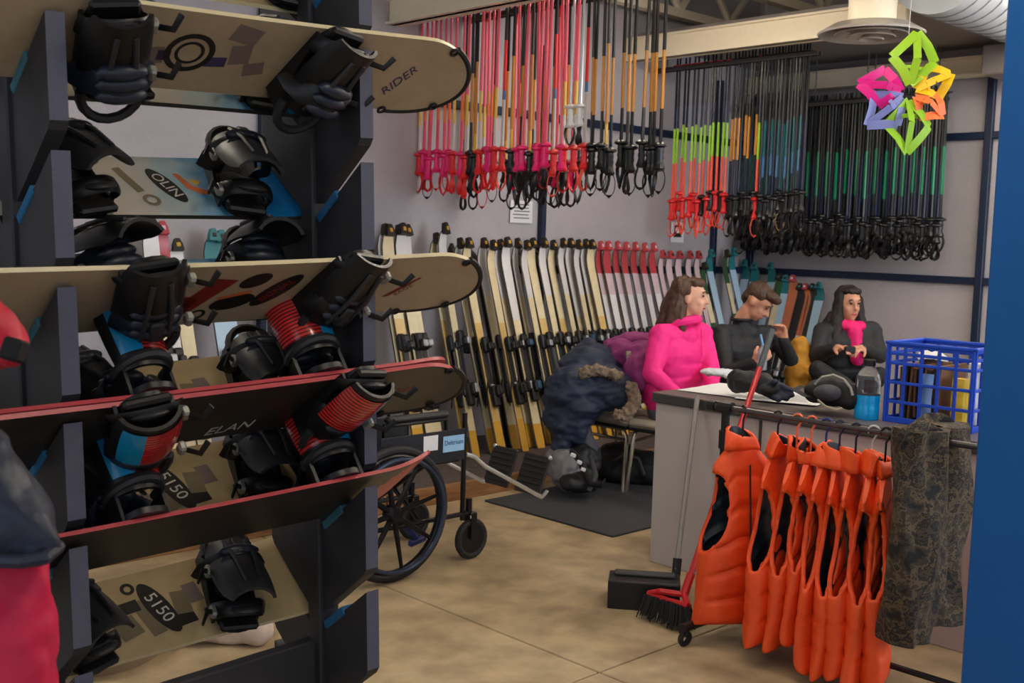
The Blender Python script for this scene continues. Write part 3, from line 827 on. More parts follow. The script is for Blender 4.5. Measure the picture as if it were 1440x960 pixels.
spec = {
 'pink':   ([(0.62, P_rose), (0.78, P_orange), (1, P_pink)], P_hot, P_red),
 'rose':   ([(0.05, P_red), (0.60, P_rose), (0.8, P_yellow), (1, P_greyw)], P_red, P_red),
 'hot':    ([(0.1, P_red), (1, P_rose)], P_hot, P_black),
 'redpale': ([(0.3, P_black), (0.62, P_red), (0.68, P_blue), (1, P_greyw)], P_red, P_coral),
 'amber':  ([(0.48, P_black), (0.80, P_amber), (1, P_black)], P_black, P_black),
 'amber2': ([(0.40, P_black), (0.86, P_amber), (1, P_yellow)], P_black, P_black),
 'silver': ([(1, P_silver)], P_whiteg, P_black),
 'lime':   ([(0.30, P_black), (0.46, P_navy), (0.72, P_lime), (1, P_coral)], P_red, P_coral),
 'lime2':  ([(0.30, P_black), (0.46, P_navy), (0.72, P_lime), (1, P_coral)], P_black, P_coral),
 'gold':   ([(0.42, P_black), (0.72, P_amber), (1, P_navy)], P_black, P_black),
 'dark':   ([(0.5, P_black), (1, P_navy)], P_black, P_black),
 'tealp':  ([(0.45, P_black), (0.7, P_teal), (0.85, P_blue), (1, P_navy)], P_black, P_black),
 'green':  ([(0.42, P_black), (0.80, P_green), (1, P_black)], P_black, P_black),
 'yellowstrap': ([(0.5, P_black), (1, P_teal)], P_black, P_yellow),
}
desc = {'pink': 'pink ski pole with hot pink grip', 'rose': 'pink and yellow ski pole with red grip', 'hot': 'pink ski pole with black strap',
 'redpale': 'pale ski pole with red and blue band', 'amber': 'black and amber ski pole', 'amber2': 'amber ski pole with yellow lower shaft', 'silver': 'silver ski pole with white grip',
 'lime': 'lime and coral ski pole with red grip', 'lime2': 'lime and coral ski pole with black grip', 'gold': 'black ski pole with gold middle', 'dark': 'plain black ski pole',
 'tealp': 'black ski pole with teal and blue shaft', 'green': 'black ski pole with green middle', 'yellowstrap': 'teal ski pole with yellow strap'}
cnt = {}
def hang(kind, px, x, ztop, where, group, sc_=1.0, yaw=None, tilt=0.0, fat=1.0):
    p = col_x(px, x, ztop-0.5)
    key = (kind, where); i = cnt.get(key, 0); cnt[key] = i+1
    lab = '%s %s from left, %s' % (nth(i), desc[kind], where)
    M = Matrix.Translation((p.x, p.y, ztop)) @ Matrix.Rotation(random.uniform(0, PI) if yaw is None else yaw, 4, 'Z') @ Matrix.Rotation(tilt, 4, 'X') @ Matrix.Rotation(random.uniform(-.012, .012), 4, 'Y') @ Matrix.Diagonal((fat, fat, sc_, 1))
    if kind not in POLES:
        s_ = spec[kind]; t = make_pole(kind, s_[0], s_[1], s_[2]); POLES[kind] = t
        t.matrix_world = M; t['label'] = lab; t['group'] = group
        del t['kind_key']
        return t
    return dup(POLES[kind], lab, M, group=group)
m_dkrail = mat('dark_rail', (62, 60, 60), 0.6)
def rail(x, y0, y1, z, label, ztie):
    t = thing('pole_rail', label, 'rail', (x, 0, z))
    obj('bar', MB().box((0.028, (y0+y1)/2, -0.01), (0.02, y1-y0, 0.03)), m_dkrail, t, False)
    obj('bar', MB().box((-0.028, (y0+y1)/2, -0.01), (0.02, y1-y0, 0.03)), m_dkrail, t, False)
    for k in range(4):
        y = y0+0.1+(y1-y0-0.2)*k/3
        obj('drop_rod', MB().tube([(0.036, y, 0), (0.036, y, ztie-z)], 0.005, 6), m_steel, t)
XA, XA2, XB, XC, XC2 = 4.85, 5.22, 7.3, 8.42, 8.6
rail(XA, 3.6, 5.95, 3.06, 'steel pole rail holding the pink ski poles', 3.3)
rail(XA2, 3.6, 5.95, 3.06, 'steel pole rail behind the pink ski poles', 3.3)
rail(XB, 4.42, 5.95, 2.97, 'steel pole rail holding the lime and coral ski poles', 3.17)
rail(XC, 4.0, 5.9, 2.76, 'front steel pole rail of the densest black poles', 3.17)
rail(XC2, 4.05, 5.9, 2.76, 'rear steel pole rail of the densest black poles', 3.17)
# front row, from left to right
W1 = 'in the nearest row'
seq = [(592, 'rose'), (600, 'pink'), (607, 'pink'), (613, 'hot'), (619, 'pink'), (626, 'pink'), (633, 'pink'), (641, 'rose'), (652, 'pink'), (659, 'rose'), (664, 'amber'), (671, 'amber2'), (678, 'rose'), (686, 'pink'), (693, 'pink'), (700, 'rose'), (711, 'redpale'),
       (722, 'amber2'), (728, 'hot'), (735, 'amber'), (742, 'hot'), (748, 'amber2'), (755, 'hot'), (762, 'hot'), (768, 'pink'), (774, 'hot'), (781, 'redpale'), (788, 'hot'), (795, 'rose'), (806, 'silver'), (812, 'rose'), (820, 'silver'), (826, 'redpale'),
       (833, 'amber'), (839, 'amber'), (848, 'amber'), (854, 'amber2'), (862, 'amber'), (877, 'amber'), (884, 'amber'), (893, 'amber'), (911, 'amber'), (917, 'amber'), (922, 'amber'), (934, 'amber')]
for px, k in seq:
    dz = random.uniform(-0.03, 0.02)
    hang(k, px, XA+(-0.012 if k == 'silver' else random.uniform(-.006, .006)), 3.07+(0.10 if k == 'silver' else 0), W1, 'ski poles in the nearest hanging row', 0.80 if k == 'silver' else 0.935+dz, tilt=R(random.uniform(-.5, .8)) if k != 'hot' else R(random.uniform(0.5, 2.2)))
W2 = 'in the second row'
for i, px in enumerate([655, 668, 682, 696, 714, 724, 731, 739, 746, 752, 759, 766, 772, 779, 785, 792, 799, 808, 817]):
    hang(['amber', 'amber2', 'rose', 'amber'][i % 4] if px < 712 else ['amber', 'amber2', 'hot'][i % 3], px, XA2, 3.07, W2, 'ski poles in the second hanging row', 0.97+random.uniform(-.03, .03))
# middle row
W3 = 'in the middle row'
seq = [(949, 'lime'), (953, 'lime'), (961, 'lime'), (966, 'lime'), (974, 'lime'), (979, 'lime'), (987, 'lime'), (992, 'lime2'), (999, 'lime'), (1003, 'lime2'), (1010, 'lime'), (1018, 'lime2'), (1023, 'lime'), (1030, 'gold'), (1035, 'gold'), (1040, 'gold'), (1044, 'dark'), (1049, 'gold'), (1054, 'gold'), (1058, 'dark'), (1064, 'gold'), (1068, 'lime'),
       (1072, 'dark'), (1077, 'tealp'), (1082, 'dark'), (1087, 'tealp'), (1091, 'dark'), (1096, 'tealp'), (1100, 'dark'), (1104, 'yellowstrap'), (1108, 'tealp'), (1112, 'dark'), (1116, 'tealp'), (1121, 'dark'), (1126, 'tealp'), (1130, 'dark'), (1134, 'dark')]
for i, (px, k) in enumerate(seq):
    hang(k, px, XB+random.uniform(-.01, .01), 2.98, W3, 'ski poles in the middle hanging row', 1.0+random.uniform(-.03, .04))
W4, W5 = 'in the far dense row', 'in the rearmost row'
for i in range(54):
    px = 1086+i*4.55+random.uniform(-.8, .8)
    hang('green' if i % 3 == 2 else 'dark', px, XC, 2.77, W4, 'ski poles in the far dense row', 0.93+random.uniform(-.035, .05), fat=1.25)
for i in range(58):
    px = 1044+i*4.75+random.uniform(-1, 1)
    hang('green' if i % 6 else 'tealp', px, XC2, 2.77, W5, 'ski poles in the rearmost row', 0.93+random.uniform(-.03, .05), fat=1.35)

# ------------------------------------------------------------------ skis
K_cream = ramp_mat('ski_cream', [(0.35, (226, 206, 160)), (0.65, (240, 226, 188))], 5, 0.3)
K_yell = ramp_mat('ski_straw', [(0.35, (214, 176, 106)), (0.65, (232, 198, 130))], 5, 0.32)
K_white = mat('ski_white', (228, 224, 222), 0.3, 0, 0.05)
K_base = mat('ski_base_dark', (44, 40, 38), 0.4); K_edge = mat('ski_steel_edge', (84, 76, 64), 0.35, 0.4)
K_tail = mat('ski_tail_yellow', (222, 168, 56), 0.35, 0, 0.08); K_guard = mat('ski_tip_guard', (40, 34, 26), 0.5); K_gold = mat('ski_tip_gold', (206, 156, 50), 0.4)
K_red = mat('ski_red', (186, 70, 76), 0.3, 0, 0.1); K_rosew = mat('ski_rose_white', (216, 190, 196), 0.3, 0, 0.08); K_green = mat('ski_green', (54, 92, 56), 0.35, 0, 0.2); K_sky = mat('ski_pale_blue', (176, 206, 226), 0.3, 0, 0.08)
K_tealg = mat('ski_teal_tip', (40, 120, 126), 0.4); K_bind = mat('ski_binding_black', (28, 28, 30), 0.4, 0, 0.2); K_bgrey = mat('ski_binding_silver', (176, 178, 182), 0.35, 0.3); K_bblue = mat('ski_binding_blue', (44, 78, 118), 0.4)
K_orange = mat('ski_orange', (206, 120, 82), 0.35)
def ski_w(t):      # half width along length 0..1
    w = 0.050-0.009*math.sin(PI*min(1, max(0, (t-0.02)/0.86)))
    if t > 0.9: w *= math.sqrt(max(0.03, 1-((t-0.9)/0.1)**2.4))
    if t < 0.03: w *= 0.85+5*t
    return w
def make_ski(tops, guard, bgrey, L=1.5, wid=1.0):
    """stands on its tail at the origin, top sheet towards -y; tops = [(end fraction, material)]"""
    t = thing('ski', 'x', 'ski')
    N = 26; mb = MB(); fr = [q[0] for q in tops]; mats_ = [q[1] for q in tops]+[K_base, K_edge]
    rows = []
    for i in range(N+1):
        u = i/N; z = u*L; y = 0.0
        if u > 0.88: y = -0.055*((u-0.88)/0.12)**2
        y += 0.006*math.sin(PI*u)
        w = ski_w(u)*wid; th = 0.012-0.007*abs(u-0.45)
        rows.append((z, y, w, th, u))
    for i in range(N):
        a, b_ = rows[i], rows[i+1]; um = (a[4]+b_[4])/2; mi = next((k for k, f in enumerate(fr) if um <= f), len(fr)-1)
        def V(q, sx, top): return (sx*q[2]*(0.94 if top else 1), q[1]-(q[3] if top else 0), q[0])
        mb.add([V(a, -1, 1), V(a, 1, 1), V(b_, 1, 1), V(b_, -1, 1)], [(0, 1, 2, 3)], mi)
        mb.add([V(a, -1, 0), V(a, 1, 0), V(b_, 1, 0), V(b_, -1, 0)], [(0, 1, 2, 3)], len(fr))
        for sx in (-1, 1): mb.add([V(a, sx, 1), V(a, sx, 0), V(b_, sx, 0), V(b_, sx, 1)], [(0, 1, 2, 3)], len(fr)+1)
    obj('ski_body', mb, mats_, t)
    z, y, w, th, u = rows[-1]
    g = obj('tip_guard', MB().loft([[(sx*0.026*k, yy, zz) for (sx, yy) in ((-1, y-0.02), (1, y-0.02), (1, y+0.012), (-1, y+0.012))] for (zz, k) in ((L-0.055, 1.25), (L-0.02, 1.1), (L+0.018, 0.5))]), guard[0], t, False)
    obj('tip_badge', MB().box((0, y-0.023, L-0.022), (0.024, 0.006, 0.026), bev=0.003), guard[1], t)
    c = L*0.40
    for z, h, nm, mm in ((c+0.16, 0.11, 'toe_binding', bgrey), (c-0.20, 0.15, 'heel_binding', bgrey)):
        b = MB(); b.box((0, -0.035, z), (0.058, 0.045, h), bev=0.012); b.box((0, -0.07, z+(-0.02 if nm[0] == 't' else 0.03)), (0.05, 0.05, h*0.55), bev=0.014)
        o = obj(nm, b, K_bind, t)
        obj('binding_cap', MB().box((0, -0.098, z+(-0.02 if nm[0] == 't' else 0.035)), (0.04, 0.016, h*0.4), bev=0.006), mm, o)
    obj('binding_track', MB().box((0, -0.017, c-0.02), (0.05, 0.012, 0.42), bev=0.004), K_bind, t)
    b = MB()
    for sx in (-1, 1): b.tube([(sx*0.034, -0.02, c-0.10), (sx*0.052, 0.0, c-0.20), (sx*0.055, 0.02, c-0.27)], 0.0045, 5)
    obj('ski_brake', b, K_bind, t)
    return t
SK = {}
skspec = {
 'cream': (lambda: make_ski([(0.13, K_tail), (0.72, K_cream), (0.93, K_white), (1, K_white)], (K_guard, K_gold), K_bgrey)),
 'straw': (lambda: make_ski([(0.16, K_tail), (0.6, K_yell), (1, K_cream)], (K_guard, K_gold), K_bind)),
 'pale':  (lambda: make_ski([(0.13, K_tail), (0.6, K_cream), (1, K_white)], (K_guard, K_gold), K_bblue)),
 'rose':  (lambda: make_ski([(0.12, K_tail), (0.5, K_cream), (0.72, K_white), (0.86, K_rosew), (1, K_red)], (K_red, K_rosew), K_bind)),
 'rose2': (lambda: make_ski([(0.5, K_cream), (0.78, K_rosew), (1, K_rosew)], (K_red, K_guard), K_bind, 1.5, 0.9)),
 'green': (lambda: make_ski([(0.5, K_green), (0.9, K_sky), (1, K_tealg)], (K_tealg, K_guard), K_bgrey)),
 'dgreen': (lambda: make_ski([(0.6, K_green), (0.8, K_cream), (1, K_green)], (K_guard, K_green), K_bind, 1.5, 0.85)),
 'short': (lambda: make_ski([(0.6, K_white), (1, K_orange)], (K_red, K_white), K_bind)),
 'shortd': (lambda: make_ski([(0.5, K_white), (1, K_base)], (K_guard, K_tealg), K_bgrey)),
}
skdesc = {'cream': 'cream ski with gold-black tip guard', 'straw': 'straw yellow ski with dark tip guard', 'pale': 'pale cream ski with blue binding caps', 'rose': 'white ski with red tip',
 'rose2': 'slim rose and white ski', 'green': 'pale blue ski with green tail and teal tip', 'dgreen': 'dark green ski with light middle', 'short': 'short orange and white ski', 'shortd': 'short dark tipped ski'}
skc = {}
def ski(kind, px, py, where, wall='L', roll=0.0, fwd=0.0, group='skis leaning on the left wall', flip=False):
    if wall == 'L':
        tip = at_y(px, py, YW-0.10-fwd); base = Vector((tip.x+random.uniform(-.015, .015), YW-0.55-fwd*1.2, 0.09)); out = Vector((0, -1, 0))
    else:
        tip = at_x(px, py, XW-0.10-fwd); base = Vector((XW-0.5-fwd*1.2, tip.y, 0.09)); out = Vector((-1, 0, 0))
    zv = tip-base; L = zv.length; zv.normalize()
    yv = -(out-zv*out.dot(zv)).normalized()
    yv = (Matrix.Rotation(roll, 3, zv) @ yv)
    if flip: yv = -yv
    xv = yv.cross(zv)
    s_ = L/1.5
    M = frame(base, xv, yv, zv) @ Matrix.Diagonal((1, 1, s_, 1))
    i = skc.get((kind, where), 0); skc[(kind, where)] = i+1
    lab = '%s %s from left, %s' % (nth(i), skdesc[kind], where)
    if kind not in SK:
        t = skspec[kind](); SK[kind] = t; t.matrix_world = M; t['label'] = lab; t['group'] = group; return t
    return dup(SK[kind], lab, M, group=group)
wa = 'seen between the snowboards'
for i, (px, py) in enumerate([(207, 314), (222, 320), (243, 344), (292, 330), (305, 332), (368, 300), (380, 305)]): ski(['cream', 'rose', 'cream', 'green', 'green', 'rose', 'cream'][i], px, py, wa, roll=R(random.uniform(-6, 6)))
wb_ = 'between rack and gap'
for i, (px, py) in enumerate([(533, 322), (540, 323), (552, 323), (558, 321), (565, 323)]): ski(['pale', 'straw', 'cream', 'cream', 'cream'][i], px, py, wb_, roll=R(random.uniform(-4, 10)), fwd=0.03*(i % 2))
wc = 'in the long cream row'
cream_px = [(603, 334), (616, 320), (637, 341), (650, 341), (672, 341), (684, 344), (694, 343), (705, 340), (718, 341), (731, 344), (741, 341), (756, 341), (769, 344), (782, 341), (794, 341), (804, 343), (815, 342), (824, 343)]
for i, (px, py) in enumerate(cream_px):
    ski(['pale', 'cream', 'cream', 'straw', 'cream', 'straw', 'cream'][i % 7] if i else 'straw', px, py, wc, roll=R(random.uniform(4, 22)), fwd=0.05*(i % 2)+random.uniform(0, .03))
for i, (px, py) in enumerate([(644, 343), (667, 343), (689, 345), (712, 344), (737, 344), (762, 344), (788, 344), (810, 344)]):
    ski('straw', px, py, 'tucked behind the cream row', roll=R(20), fwd=-0.05, flip=True)
wd_ = 'left of the pink hoodie'
for i, (px, py) in enumerate([(836, 345), (847, 345), (860, 345), (872, 346), (885, 346), (898, 347), (911, 347)]): ski('rose', px, py, wd_, roll=R(random.uniform(2, 16)), fwd=0.03*(i % 2))
for i, (px, py) in enumerate([(923, 357), (935, 358), (948, 358), (962, 358), (974, 358)]): ski('rose2', px, py, 'behind the pink hoodie woman', roll=R(random.uniform(0, 16)))
we = 'near the room corner'
for i, (px, py) in enumerate([(983, 374), (992, 356), (1014, 356), (1024, 354)]): ski(['dgreen', 'green', 'dgreen', 'green'][i], px, py, we, roll=R(random.uniform(0, 12)))
for i, (px, py) in enumerate([(1053, 370), (1066, 374), (1090, 374), (1101, 390), (1110, 392), (1120, 392), (1130, 404), (1139, 404), (1147, 404), (1157, 402)]):
    ski(['green', 'green', 'green', 'dgreen', 'green', 'short', 'shortd', 'short', 'shortd', 'green'][i], px, py, 'along the right wall', 'R', roll=R(random.uniform(-12, 4)), group='skis leaning on the right wall')
# ------------------------------------------------------------------ wheelchair
m_tyre = mat('tyre_rubber', (34, 34, 36), 0.7); m_frame = mat('black_tube', (24, 24, 28), 0.3, 0.2, 0.1); m_vinyl = mat('black_vinyl', (26, 28, 34), 0.5, 0, 0.15, 30)
m_navyl = mat('lock_lever_blue', (40, 50, 110), 0.4); m_lblue = mat('label_blue', (150, 190, 224), 0.5, 0, 0.03); m_rib = mat('footplate_ribbed', (40, 38, 36), 0.6)
wc_ = thing('wheelchair', 'black folding wheelchair with large spoked wheels behind the snowboard rack', 'wheelchair', (3.01, 4.12, 0))
def ring(cx, y, cz, r, n=40): return [(cx+r*math.cos(2*PI*i/n), y, cz+r*math.sin(2*PI*i/n)) for i in range(n)]
for sg in (-1, 1):
    y = sg*0.275
    wh = obj('wheel', MB().tube(ring(0, y, 0.31, 0.29), 0.020, 10, True), m_tyre, wc_)
    obj('rim', MB().tube(ring(0, y, 0.31, 0.265), 1.0, 8, True, flat=((0, 1, 0), 0.009, 0.016)), m_frame, wh)
    obj('hand_rim', MB().tube(ring(0, y+sg*0.045, 0.31, 0.255), 0.010, 8, True), mat('hand_rim', (50, 62, 84), 0.25, 0.3), wh)
    for k in range(8):
        a = 2*PI*k/8+0.2
        obj('spoke', MB().tube([(0.03*math.cos(a), y, 0.31+0.03*math.sin(a)), (0.262*math.cos(a), y, 0.31+0.262*math.sin(a))], [0.015, 0.009], 6), m_frame, wh)
    obj('hub', MB().lathe([(0.001, -0.03), (0.04, -0.03), (0.045, 0), (0.03, 0.03), (0.001, 0.032)], 16, M=Matrix.Translation((0, y, 0.31)) @ Matrix.Rotation(R(90), 4, 'X')), m_frame, wh)
    # frame side
    ys = sg*0.22
    fr_ = MB()
    fr_.tube([(0.42, ys, 0.50), (-0.06, ys, 0.50), (-0.08, ys, 0.92), (-0.17, ys, 0.95)], 0.0125, 8)
    fr_.tube([(0.46, ys, 0.72), (0.46, ys, 0.20)], 0.0125, 8)
    fr_.tube([(0.50, ys, 0.23), (-0.06, ys, 0.23), (-0.06, ys, 0.50)], 0.0125, 8)
    fr_.tube([(-0.02, ys, 0.50), (-0.02, ys, 0.70), (0.34, ys, 0.70), (0.36, ys, 0.50)], 0.011, 8)
    obj('side_frame', fr_, m_frame, wc_)
    obj('arm_pad', MB().box((0.17, ys, 0.725), (0.36, 0.05, 0.03), bev=0.012), m_vinyl, wc_)
    obj('skirt_guard', MB().box((0.20, ys-0.016, 0.575), (0.5, 0.006, 0.15), bev=0.002), m_vinyl, wc_)
    obj('push_grip', MB().tube([(-0.10, ys, 0.935), (-0.19, ys, 0.95)], 0.018, 10), m_vinyl, wc_)
    # caster
    cf = MB(); cf.tube([(0.50, ys, 0.30), (0.50, ys, 0.22)], 0.016, 8)
    for s2 in (-1, 1): cf.box((0.515, ys+s2*0.025, 0.165), (0.035, 0.007, 0.13), bev=0.003)
    cf.box((0.51, ys, 0.228), (0.04, 0.057, 0.012), bev=0.003)
    ca = obj('caster_fork', cf, m_frame, wc_)
    obj('caster_wheel', MB().tube(ring(0.52, ys, 0.10, 0.083, 24), 0.017, 8, True), m_tyre, ca)
    obj('caster_hub', MB().lathe([(0.07, -0.01), (0.07, 0.01)], 16, M=Matrix.Translation((0.52, ys, 0.10)) @ Matrix.Rotation(R(90), 4, 'X')), m_frame, ca)
    # leg rest
    lr = obj('leg_rest', MB().tube([(0.47, ys, 0.52), (0.53, ys, 0.50), (0.60, ys, 0.445), (1.0, ys, 0.235), (1.04, ys, 0.26)], 0.011, 8), m_chrome, wc_)
    fp = MB(); Mf = Matrix.Translation((1.03, ys+(-sg)*0.10, 0.335)) @ Matrix.Rotation(R(22), 4, 'Y')
    fp.box((0, 0, 0), (0.014, 0.19, 0.21), bev=0.005, M=Mf)
    for q in range(6): fp.box((-0.010, 0, -0.075+0.03*q), (0.008, 0.16, 0.014), bev=0.003, M=Mf)
    pl = obj('foot_plate', fp, m_rib, wc_)
    for zz in (-0.1, 0.1): obj('plate_cap', MB().ell((0.0, sg*0.0875, zz), (0.013, 0.013, 0.013), M=Mf), m_chrome, pl)
    # wheel lock
    lk = MB(); lk.tube([(0.06, ys-sg*0.03, 0.31), (0.16, ys-sg*0.03, 0.20), (0.20, ys-sg*0.03, 0.15)], 0.016, 8); lk.box((0.21, ys-sg*0.03, 0.135), (0.10, 0.03, 0.03), 0, (0, R(-10), 0), 0.008)
    obj('lock_lever', lk, m_navyl, wc_)
obj('seat', MB().box((0.18, 0, 0.50), (0.44, 0.42, 0.03), bev=0.012), m_vinyl, wc_)
obj('backrest', MB().box((-0.07, 0, 0.72), (0.025, 0.42, 0.38), 0, (0, R(3), 0), 0.01), m_vinyl, wc_)
xb = MB(); xb.tube([(0.2, -0.2, 0.24), (0.2, 0.2, 0.49)], 0.011, 8); xb.tube([(0.24, 0.2, 0.24), (0.24, -0.2, 0.49)], 0.011, 8); obj('cross_brace', xb, m_frame, wc_)
yl = -0.22-0.021
lb = obj('label', MB().box((0.375, yl, 0.585), (0.13, 0.003, 0.075)), m_lblue, wc_, False); lb['label'] = 'light blue maker label'
tm = textmesh('Deltrium', 0.032, mat('label_ink', (30, 60, 120)), ext=0.0003)
obj('lettering', tm, None, lb, M=Matrix.Translation((0.375, yl-0.0025, 0.59)) @ Matrix.Rotation(R(90), 4, 'X'))
lb = obj('label', MB().box((0.235, yl, 0.60), (0.085, 0.003, 0.07)), m_white, wc_, False); lb['label'] = 'white paper label'

# ------------------------------------------------------------------ desk
m_top = mat('desk_top_grey', (104, 94, 92), 0.45, 0, 0.08, 8); m_edge = mat('desk_edge_dark', (60, 58, 58), 0.5); m_desk = mat('desk_panel', (176, 168, 164), 0.55, 0, 0.05, 6)
DX0, DX1, DY0, DY1, DZ = 4.17, 4.95, 1.30, 3.335, 0.835
dk = thing('desk', 'long grey-topped desk with pale front panel between people and vests', 'desk', (0, 0, 0))
obj('desk_top', MB().box(((DX0+DX1)/2, (DY0+DY1)/2, DZ-0.004), (DX1-DX0, DY1-DY0, 0.008), bev=0.002), m_top, dk, False)
obj('edge_band', MB().box(((DX0+DX1)/2, (DY0+DY1)/2, DZ-0.028), (DX1-DX0+0.004, DY1-DY0+0.004, 0.04), bev=0.004), m_edge, dk, False)
obj('front_panel', MB().box((DX0+0.03, (DY0+DY1)/2, (DZ-0.05)/2), (0.025, DY1-DY0-0.02, DZ-0.05), bev=0.003), m_desk, dk, False)
for y in (DY1-0.025, DY0+0.025): obj('side_panel', MB().box(((DX0+DX1)/2, y, (DZ-0.05)/2), (DX1-DX0-0.06, 0.025, DZ-0.05), bev=0.003), m_desk, dk, False)
obj('panel_seam', MB().box((DX0+0.015, 2.73, (DZ-0.05)/2), (0.006, 0.012, DZ-0.06)), m_edge, dk, False)
# floor mat
m_mat = ramp_mat('floor_mat', [(0.3, (48, 48, 52)), (0.7, (66, 66, 70))], 60, 0.95, bump=0.2)
tag(obj('floor_mat', MB().box((5.22, 4.22, 0.006), (1.7, 1.0, 0.012), bev=0.004), m_mat, None, False), 'dark grey rubber-backed floor mat in front of the backpack', 'mat')

# ------------------------------------------------------------------ chairs
m_seatc = mat('chair_seat_beige', (176, 166, 146), 0.7, 0, 0.1, 20, bump=0.1); m_ctube = mat('chair_tube_bronze', (176, 168, 150), 0.25, 0.9, 0.05)
def chair(label, x, y, rz):
    t = thing('banquet_chair', label, 'chair', (x, y, 0), rz, 'metal banquet chairs')
    obj('seat', MB().box((0, 0, 0.445), (0.42, 0.44, 0.06), bev=0.025), m_seatc, t)
    obj('seat_rim', MB().box((0, 0, 0.408), (0.40, 0.42, 0.02), bev=0.006), m_matte, t)
    obj('backrest', MB().loft([[(-0.20-0.03*k-0.02*sx_[1], sx_[0]*0.2*(1-0.12*k), 0.55+0.33*k) for sx_ in ((-1, 0), (0, -0.6), (1, 0), (1, 1), (0, 0.5), (-1, 1))] for k in (0, 0.25, 0.5, 0.75, 1)]), m_seatc, t)
    for sx in (-1, 1):
        x_ = 0.17*sx
        obj('leg_frame', MB().tube([(x_+0.03*sx, -0.20, 0.012), (x_, -0.19, 0.34), (x_, -0.165, 0.395), (x_, 0.165, 0.395), (x_, 0.19, 0.34), (x_+0.03*sx, 0.20, 0.012)], 0.0125, 8), m_ctube, t)
        obj('stretcher', MB().tube([(x_+0.005*sx, -0.19, 0.33), (x_+0.005*sx, 0.19, 0.33)], 0.010, 8), m_ctube, t)
    for sy in (-1, 1): obj('back_post', MB().tube([(-0.19, sy*0.19, 0.40), (-0.23, sy*0.18, 0.86)], 0.011, 8), m_ctube, t)
    return t
# chairs turned so their seats face the camera side (-X)
chair('beige padded chair heaped with coats beside the floor mat', 5.40, 4.56, PI)

# ------------------------------------------------------------------ coats and bags
def cloth(name, rgb, rough=0.75, bump=0.15): return mat(name, rgb, rough, 0, 0.15, 14, bump=bump, bscale=45)
c_navy = cloth('navy_coat', (38, 48, 70), 0.6); c_purple = cloth('purple_jacket', (136, 48, 108), 0.6); c_fur = mat('fur_trim', (134, 116, 98), 0.95, 0, 0.5, 60, bump=0.9, bscale=120)
c_dark = cloth('black_cloth', (26, 26, 29)); c_grey = cloth('grey_nylon', (112, 112, 116), 0.6)
o = thing('coat', 'heaped navy parka with brown fur hood trim over the chair', 'coat', (5.45, 4.50, 0.47))
def L_(px, py, d): return at_d(px, py, d)-Vector((5.45, 4.50, 0.47))
blob('coat_body', [elp(L_(835, 520, 7.0), (0.24, 0.20, 0.15)), elp(L_(812, 555, 6.85), (0.20, 0.20, 0.20)), elp(L_(855, 545, 6.85), (0.20, 0.17, 0.15)), elp(L_(800, 590, 6.8), (0.13, 0.16, 0.16)),
      caps(L_(785, 560, 6.85), L_(778, 590, 6.85), 0.09, 0.07), caps(L_(795, 600, 6.75), L_(790, 625, 6.75), 0.09, 0.06), caps(L_(830, 500, 7.05), L_(885, 530, 7.0), 0.11, 0.09), elp(L_(878, 545, 6.9), (0.10, 0.12, 0.13)), elp(L_(822, 572, 6.75), (0.13, 0.12, 0.09))],
     [c_navy], 0.011, o, 5, 0.03, 9, (0.8, 0.8, 1.6))
blob('fur_hood_trim', [caps(L_(822, 524, 6.66), L_(840, 519, 6.66), 0.035), caps(L_(840, 519, 6.66), L_(868, 528, 6.66), 0.03), caps(L_(888, 545, 6.66), L_(893, 565, 6.64), 0.035), caps(L_(893, 565, 6.64), L_(880, 583, 6.62), 0.038), caps(L_(880, 583, 6.62), L_(870, 585, 6.62), 0.035)], [c_fur], 0.008, o, 1, 0.02, 40)
o = thing('jacket', 'purple jacket draped on the chair back behind the navy parka', 'jacket', (5.7, 4.5, 0.8))
def L2(px, py, d): return at_d(px, py, d)-Vector((5.7, 4.5, 0.8))
blob('jacket_body', [caps(L2(858, 488, 7.15), L2(905, 478, 7.1), 0.055, 0.06), caps(L2(872, 496, 7.0), L2(905, 500, 6.85), 0.08, 0.085), elp(L2(897, 515, 6.82), (0.09, 0.09, 0.10)), elp(L2(902, 535, 6.85), (0.09, 0.09, 0.10))], [c_purple], 0.012, o, 3, 0.03, 8)
# backpack on the mat
pb = at_z(808, 688, 0.01)
o = thing('backpack', 'grey and black backpack slumped on the floor beside the chair', 'backpack', pb)
c_gp = cloth('pack_grey', (128, 126, 128), 0.6); c_pb = cloth('pack_black', (30, 30, 32), 0.5)
def L3(px, py, d): return at_d(px, py, d)-pb
blob('pack_body', [elp(L3(795, 660, 6.72), (0.10, 0.09, 0.13), 0), elp(L3(782, 650, 6.78), (0.07, 0.07, 0.09), 0), elp(L3(820, 650, 6.78), (0.11, 0.10, 0.13), 1), elp(L3(815, 678, 6.66), (0.13, 0.1, 0.06), 1), elp(L3(800, 635, 6.85), (0.10, 0.08, 0.06), 1)], [c_gp, c_pb], 0.010, o, 3, 0.025, 10)
for i, (px, py) in enumerate([(806, 640), (815, 650), (821, 660), (826, 670)]):
    obj('strap_patch', MB().box(L3(px, py, 6.56), (0.03, 0.03, 0.022), 0, (0.3, 0.2, 0.4), 0.004), m_white, o)
obj('strap', MB().tube([L3(802, 634, 6.64), L3(815, 646, 6.57), L3(823, 662, 6.55), L3(830, 680, 6.52), L3(846, 682, 6.5), L3(850, 676, 6.55)], 1.0, 8, flat=((1, 1, 0.5), 0.022, 0.005)), c_pb, o)
obj('strap', MB().tube([L3(830, 640, 6.62), L3(838, 668, 6.56), L3(828, 690, 6.52)], 1.0, 8, flat=((1, 1, 0.5), 0.015, 0.004)), c_pb, o)
ph = at_z(826, 684, 0.01)
